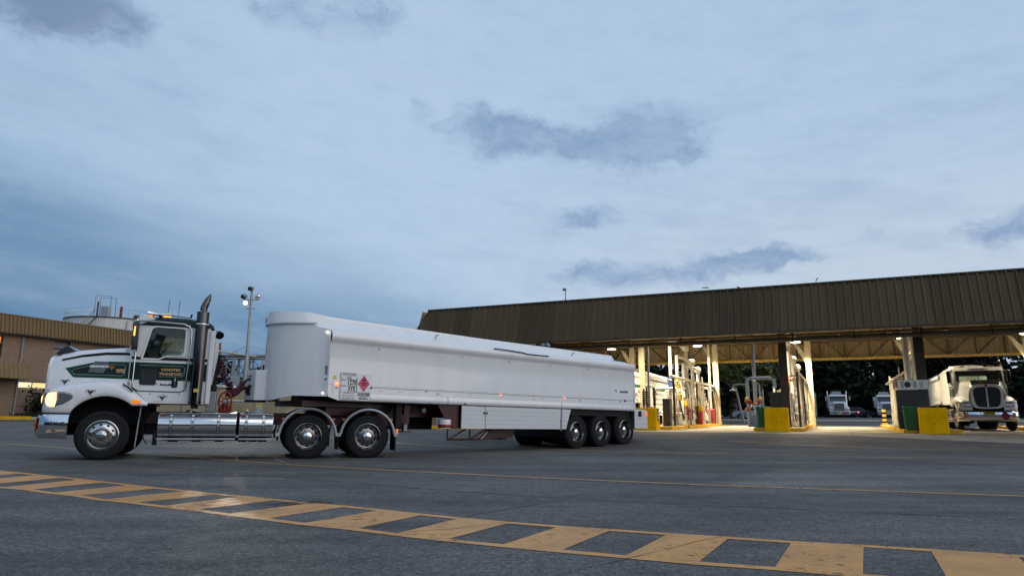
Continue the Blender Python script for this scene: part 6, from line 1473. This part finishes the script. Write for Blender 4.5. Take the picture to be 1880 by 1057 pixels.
# ------------------------------------------------------------------ beige pump house and wall
WH = thing('beige_pump_house', 'low beige rendered pump house with pale coping behind the prime mover', 'building', (-16, 36, 0), R(-4))
zg = G(-14, 36) - .2
B().bb(-4.2, .9, 0, 4, zg, 2.36).build('wall', 'beige_render', WH); B().bb(-4.4, 1.0, -.12, 4.1, 2.36, 2.50).build('coping', 'coping', WH)
B().bb(.901, 11.5, .8, 4, zg, 2.30).build('wall', 'beige_render', WH); B().bb(1.001, 11.6, .72, 4.1, 2.30, 2.36).build('coping', 'beige_render', WH)
d = B().bb(-1.15, .35, -.03, .0, zg + .2, 1.75).build('door', 'beige_render', WH, bevel=.01); B().bb(.22, .26, -.06, -.03, 1.0, 1.2).build('handle', 'steel_grey', d)
B().bb(-1.2, -1.155, -.035, .0, zg + .2, 1.8).build('door_frame', 'steel_grey', WH); B().bb(.355, .4, -.035, .0, zg + .2, 1.8).build('door_frame', 'steel_grey', WH)
B().bb(-.6, .05, -.02, .0, 1.95, 2.12).build('name_sign', 'sleeve_blue', WH)
rp = thing('ramp_handrail', 'galvanised handrail on the ramp below the tanker front cabinet', 'handrail', (-13.9, 35.4, G(-14, 35.4)))
for o in (0, .16): B().tube([(-.6 + o, o, 1.18), (.75 + o, o, 1.18), (1.35 + o, o, 1.62), (2.5, o, 1.62)], .04, 8).build('rail', 'galv', rp)
for x in (.55, 2.0): B().cyl((x, 0, 0), (x, 0, 1.18 if x < 1 else 1.62), .035, n=8).build('post', 'galv', rp)
fb = thing('hose_box', 'red fire hose box by the beige wall', 'box', (-14.55, 35.2, G(-14.5, 35.2))); B().bb(-.3, .3, -.15, .15, .45, .95).build('box', 'valve_red', fb, bevel=.02); B().bb(-.22, .0, -.16, -.15, .6, .75).build('label', 'sign_white', fb); B().bb(-.25, .25, -.1, .1, 0, .45).build('stand', 'steel_grey', fb)
sp_ = thing('sign_post', 'white post with small yellow sign below the tanker front', 'sign', (-12.6, 34.6, G(-12.6, 34.6))); B().bb(-.15, .15, -.03, .03, 0, 1.5).build('post', 'shower_grey', sp_); B().bb(-.09, .09, -.04, -.03, .85, 1.2).build('plate', 'yellow_sticker', sp_); B().lathe([(.001, 0), (.035, -.003)], (0, -.042, 1.03), 'y', 10).build('symbol', 'ink_black', sp_)
es = thing('stop_button_sign', 'small yellow sign with red button above the rear drive wheel', 'sign', (-7.1, 34.3, G(-7, 34.3))); B().bb(-.22, .22, -.03, .03, .95, 1.27).build('plate', 'sleeve_yellow', es); B().lathe([(.001, -.02), (.07, 0)], (-.08, -.035, 1.12), 'y', 12).build('button', 'valve_red', es); B().lathe([(.001, -.005), (.06, 0)], (.11, -.033, 1.12), 'y', 12).build('disc', 'sign_white', es); B().cyl((0, 0, 0), (0, 0, .95), .03, n=8).build('post', 'steel_grey', es)
yk = thing('yard_kerb', 'long yellow painted kerb in front of the beige wall under the tanker', 'kerb', (0, 0, 0))
for k in range(7):
    x0 = -12.2 + k * 2.4; zz = G(x0, 33.3); B().bb(0, 2.36, -.09, .09, -.1, .15).build('kerb_length', 'kerb_yellow' if k > 1 else 'concrete_wall', yk, (x0, 33.4 - k * .12, zz), (0, 0, R(-3)), bevel=.02)
for k in range(5):
    tag(B().box((0, 0, .5), (.5 + .1 * (k % 2), .4, 1.0)).build('instrument_box', ('pipe_white', 'galv')[k % 2], None, (-20.4 + k * 1.75, 46.3, G(-19, 46) + 1.9), bevel=.03), 'pale instrument box %s above the beige wall' % ('next to the exhaust stack', 'left of the lattice tower', 'beside the lattice tower', 'at the foot of the floodlight pole', 'near the tanker front')[k], 'box', 'instrument boxes above the wall')
# dark tree line and shed behind the photographer, mirrored in the chrome
hedge('treeline', 'dark line of trees behind the photographer, mirrored in the chrome', -75, 75, -42, 8, 9.5, 'leaf_dark', 6000, 1.0, 9, 'trees')
# ------------------------------------------------------------------ truck standing in the right-hand bay, and its tanker
LA = R(65)
BTX, BTY = 8.80, 13.6
pp = cw(BTX, BTY); BAYTRUCK = prime_mover('white prime mover with tall grille parked facing out under the canopy', (pp.x, pp.y, pp.z + .012), (0, 0, LA + math.pi), False)
pp = cw(BTX + 1.22, BTY - 1.0); BAYTRAILER = trailer('white tanker trailer standing behind the parked prime mover under the canopy', (pp.x, pp.y, pp.z - .005), (0, .004, LA), False)
pp = cw(-7.15, 3.2); LT = copy_tree(BAYTRAILER, pp, (0, .004, LA), 'white tanker with green stripe in the bay behind the moving tanker')
B().bb(.3, 11.3, -.010, -.004, 2.12, 2.28).build('green_stripe', 'band_green', LT); B().bb(.3, 11.3, -.010, -.004, 1.86, 2.0).build('grey_stripe', 'ink_grey', LT)

# ------------------------------------------------------------------ distant trucks and cars
mat('truck_pale', (.68, .73, .80), .4, var=.05, coat=.3)
def far_truck(label, x, y, rz, stacks=True):
    T = thing('tanker_truck', label, 'truck', (x, y, G(x, y)), rz, 'tanker trucks parked in the distance')    # faces -y
    B().bb(-1.22, 1.22, -.15, .1, .32, .85).build('bumper', 'chrome_dull', T, bevel=.05); B().bb(-.25, .25, -.17, -.15, .48, .62).build('number_plate', 'sleeve_yellow', T); B().bb(-.75, -.4, -.165, -.15, .5, .62).build('tow_slot', 'hole_black', T); B().bb(.45, .85, -.165, -.15, .46, .66).build('placard', 'placard_red', T)
    B().prism([(-.02, .9), (-.05, 1.85), (.5, 2.0), (1.5, 2.1), (1.5, .9)], -.72, .72, 'x').build('bonnet', 'truck_pale', T, bevel=.06)
    B().bb(-.62, .62, -.10, -.03, .85, 1.85).build('grille_surround', 'chrome_dull', T, bevel=.03); B().bb(-.55, .55, -.12, -.10, .92, 1.78).build('grille', 'grille_mesh', T)
    for k in range(9): B().bb(-.50 + k * .118, -.47 + k * .118, -.135, -.12, .94, 1.76).build('grille_bar', 'chrome_dull', T)
    for s in (-1, 1):
        B().prism([(0, .85), (.0, 1.25), (.25, 1.38), (1.2, 1.36), (1.5, 1.0), (1.25, 1.0), (.75, 1.15), (.35, .85)], s * .73, s * 1.2, 'x').build('front_guard', 'truck_pale', T, bevel=.05)
        B().bb(s * .80, s * 1.12, -.02, .0, 1.0, 1.22).build('headlight', 'lamp_mirror', T, bevel=.02); B().bb(s * 1.0, s * 1.15, 1.5, 1.58, 2.2, 2.75).build('mirror', 'chrome_dull', T, (s * .35, 0, 0), bevel=.02)
        if stacks: B().cyl((s * 1.15, 3.1, 1.0), (s * 1.15, 3.1, 3.5), .09, n=12).build('exhaust_stack', 'chrome', T)
        for yy in (.75, 5.2, 6.6): B().cyl((s * 1.2, yy, .5), (s * .85, yy, .5), .5, n=20).build('wheel', 'rubber', T)
    B().bb(-1.05, 1.05, 1.5, 3.0, .95, 2.05).build('cab', 'truck_pale', T, bevel=.05); B().prism([(1.5, 2.05), (1.72, 2.8), (3.0, 2.8), (3.0, 2.05)], -1.04, 1.04, 'x').build('cab_top', 'truck_pale', T, bevel=.05)
    B().prism([(1.49, 2.12), (1.68, 2.72), (1.66, 2.72), (1.47, 2.12)], -.95, .95, 'x').build('windscreen', 'dark_tint', T); B().prism([(1.35, 2.76), (1.75, 2.98), (2.9, 2.98), (2.9, 2.8), (1.6, 2.78)], -1.04, 1.04, 'x').build('visor', 'truck_pale', T, bevel=.03)
    B().prism([(-.75, 2.95), (.75, 2.95), (.55, 3.45), (-.55, 3.45)], 3.5, 3.7, 'y').build('tank_header', 'galv', T); B().prism([(-1.2, 1.3), (1.2, 1.3), (1.22, 2.6), (.8, 3.05), (-.8, 3.05), (-1.22, 2.6)], 3.6, 12, 'y').build('tank', 'tanker_white', T, bevel=.1)
    B().bb(-.5, .5, 1.5, 12, .7, 1.0).build('chassis', 'black_plastic', T)
    return T
far_truck('pale tanker truck with twin stacks parked far beyond the second island', 42.6, 90, R(-21)); far_truck('pale truck in the distance half hidden by the third island hoses', 49.4, 91, R(-23), False)
mat('car_blue', (.035, .06, .10), .3, var=.1, coat=.6); mat('car_silver', (.36, .40, .44), .3, var=.08, coat=.5)
def car(label, x, y, rz, paint, tail=False):
    T = thing('parked_car', label, 'car', (x, y, G(x, y)), rz, 'cars parked in the distance')
    B().prism([(-2.2, .35), (-2.25, .7), (-2.1, .88), (-1.3, .95), (1.2, .95), (2.0, .82), (2.2, .62), (2.2, .35), (1.75, .32), (1.6, .55), (1.3, .62), (1.0, .55), (.9, .3), (-.95, .3), (-1.05, .55), (-1.35, .62), (-1.65, .55), (-1.75, .33)], -.86, .86).build('body', paint, T, bevel=.06)
    B().prism([(-1.6, .94), (-.95, 1.40), (.25, 1.43), (1.1, .94)], -.72, .72).build('cabin', paint, T, bevel=.05)
    for s in (-1, 1): B().prism([(-1.35, .97), (-.88, 1.33), (.2, 1.36), (.85, .97)], s * .73, s * .735).build('side_glass', 'dark_tint', T)
    B().prism([(.27, 1.40), (1.06, .97), (1.08, .99), (.30, 1.42)], -.66, .66).build('windscreen', 'dark_tint', T); B().prism([(-.97, 1.38), (-1.58, .97), (-1.6, .99), (-1.0, 1.40)], -.66, .66).build('rear_window', 'dark_tint', T)
    for xx in (-1.35, 1.32):
        for s in (-1, 1): w = B().cyl((xx, s * .86, .32), (xx, s * .64, .32), .32, n=20).build('wheel', 'rubber', T); B().cyl((xx, s * .868, .32), (xx, s * .85, .32), .19, n=14).build('rim', 'chrome_dull', w)
    for s in (-1, 1): B().bb(-2.26, -2.2, s * .55, s * .8, .62, .8).build('tail_light', 'red_lit' if tail else 'red_lens', T); B().bb(2.14, 2.2, s * .5, s * .8, .58, .74).build('headlight', 'lamp_mirror', T)
car('dark blue sedan parked side-on between the two distant trucks', 48.2, 97, R(-10), 'car_blue'); car('small dark car with red tail lights glowing beside the distant tanker', 46.0, 96, R(98), 'car_blue', True); car('silver car parked behind the twin pale trunks', 24.4, 69, R(140), 'car_silver', True)
ds = thing('yard_sign', 'small pale sign on posts at the far edge below the dark tree', 'sign', (18.6, 66, G(18.6, 66))); B().bb(-.6, .6, -.02, .02, .9, 1.7).build('panel', 'shower_grey', ds)
for x in (-.45, .45): B().cyl((x, .04, 0), (x, .04, 1.7), .04, n=6).build('post', 'steel_grey', ds)
fg = thing('green_container', 'pale green cabinet beyond the yard next to the distant tanker', 'cabinet', (38.6, 90, G(38.6, 90))); B().bb(-1.1, 1.1, 0, 1.5, 0, 3.2).build('body', 'sleeve_green', fg, bevel=.05)
for k in range(6): B().bb(-1.0, 1.0, -.03, -.001, .3 + k * .46, .68 + k * .46).build('louvre', 'shower_grey', fg)
bk = thing('verge_kerb', 'concrete kerb along the far verge behind the bays', 'kerb', (0, 0, 0))
for k in range(14):
    x = 6 + k * 4.2; B().bb(0, 4.15, -.12, .12, -.1, .16).build('kerb_length', 'concrete_wall', bk, (x, 66.5 - .0 * k, G(x, 66.5)), (0, 0, 0), bevel=.02)
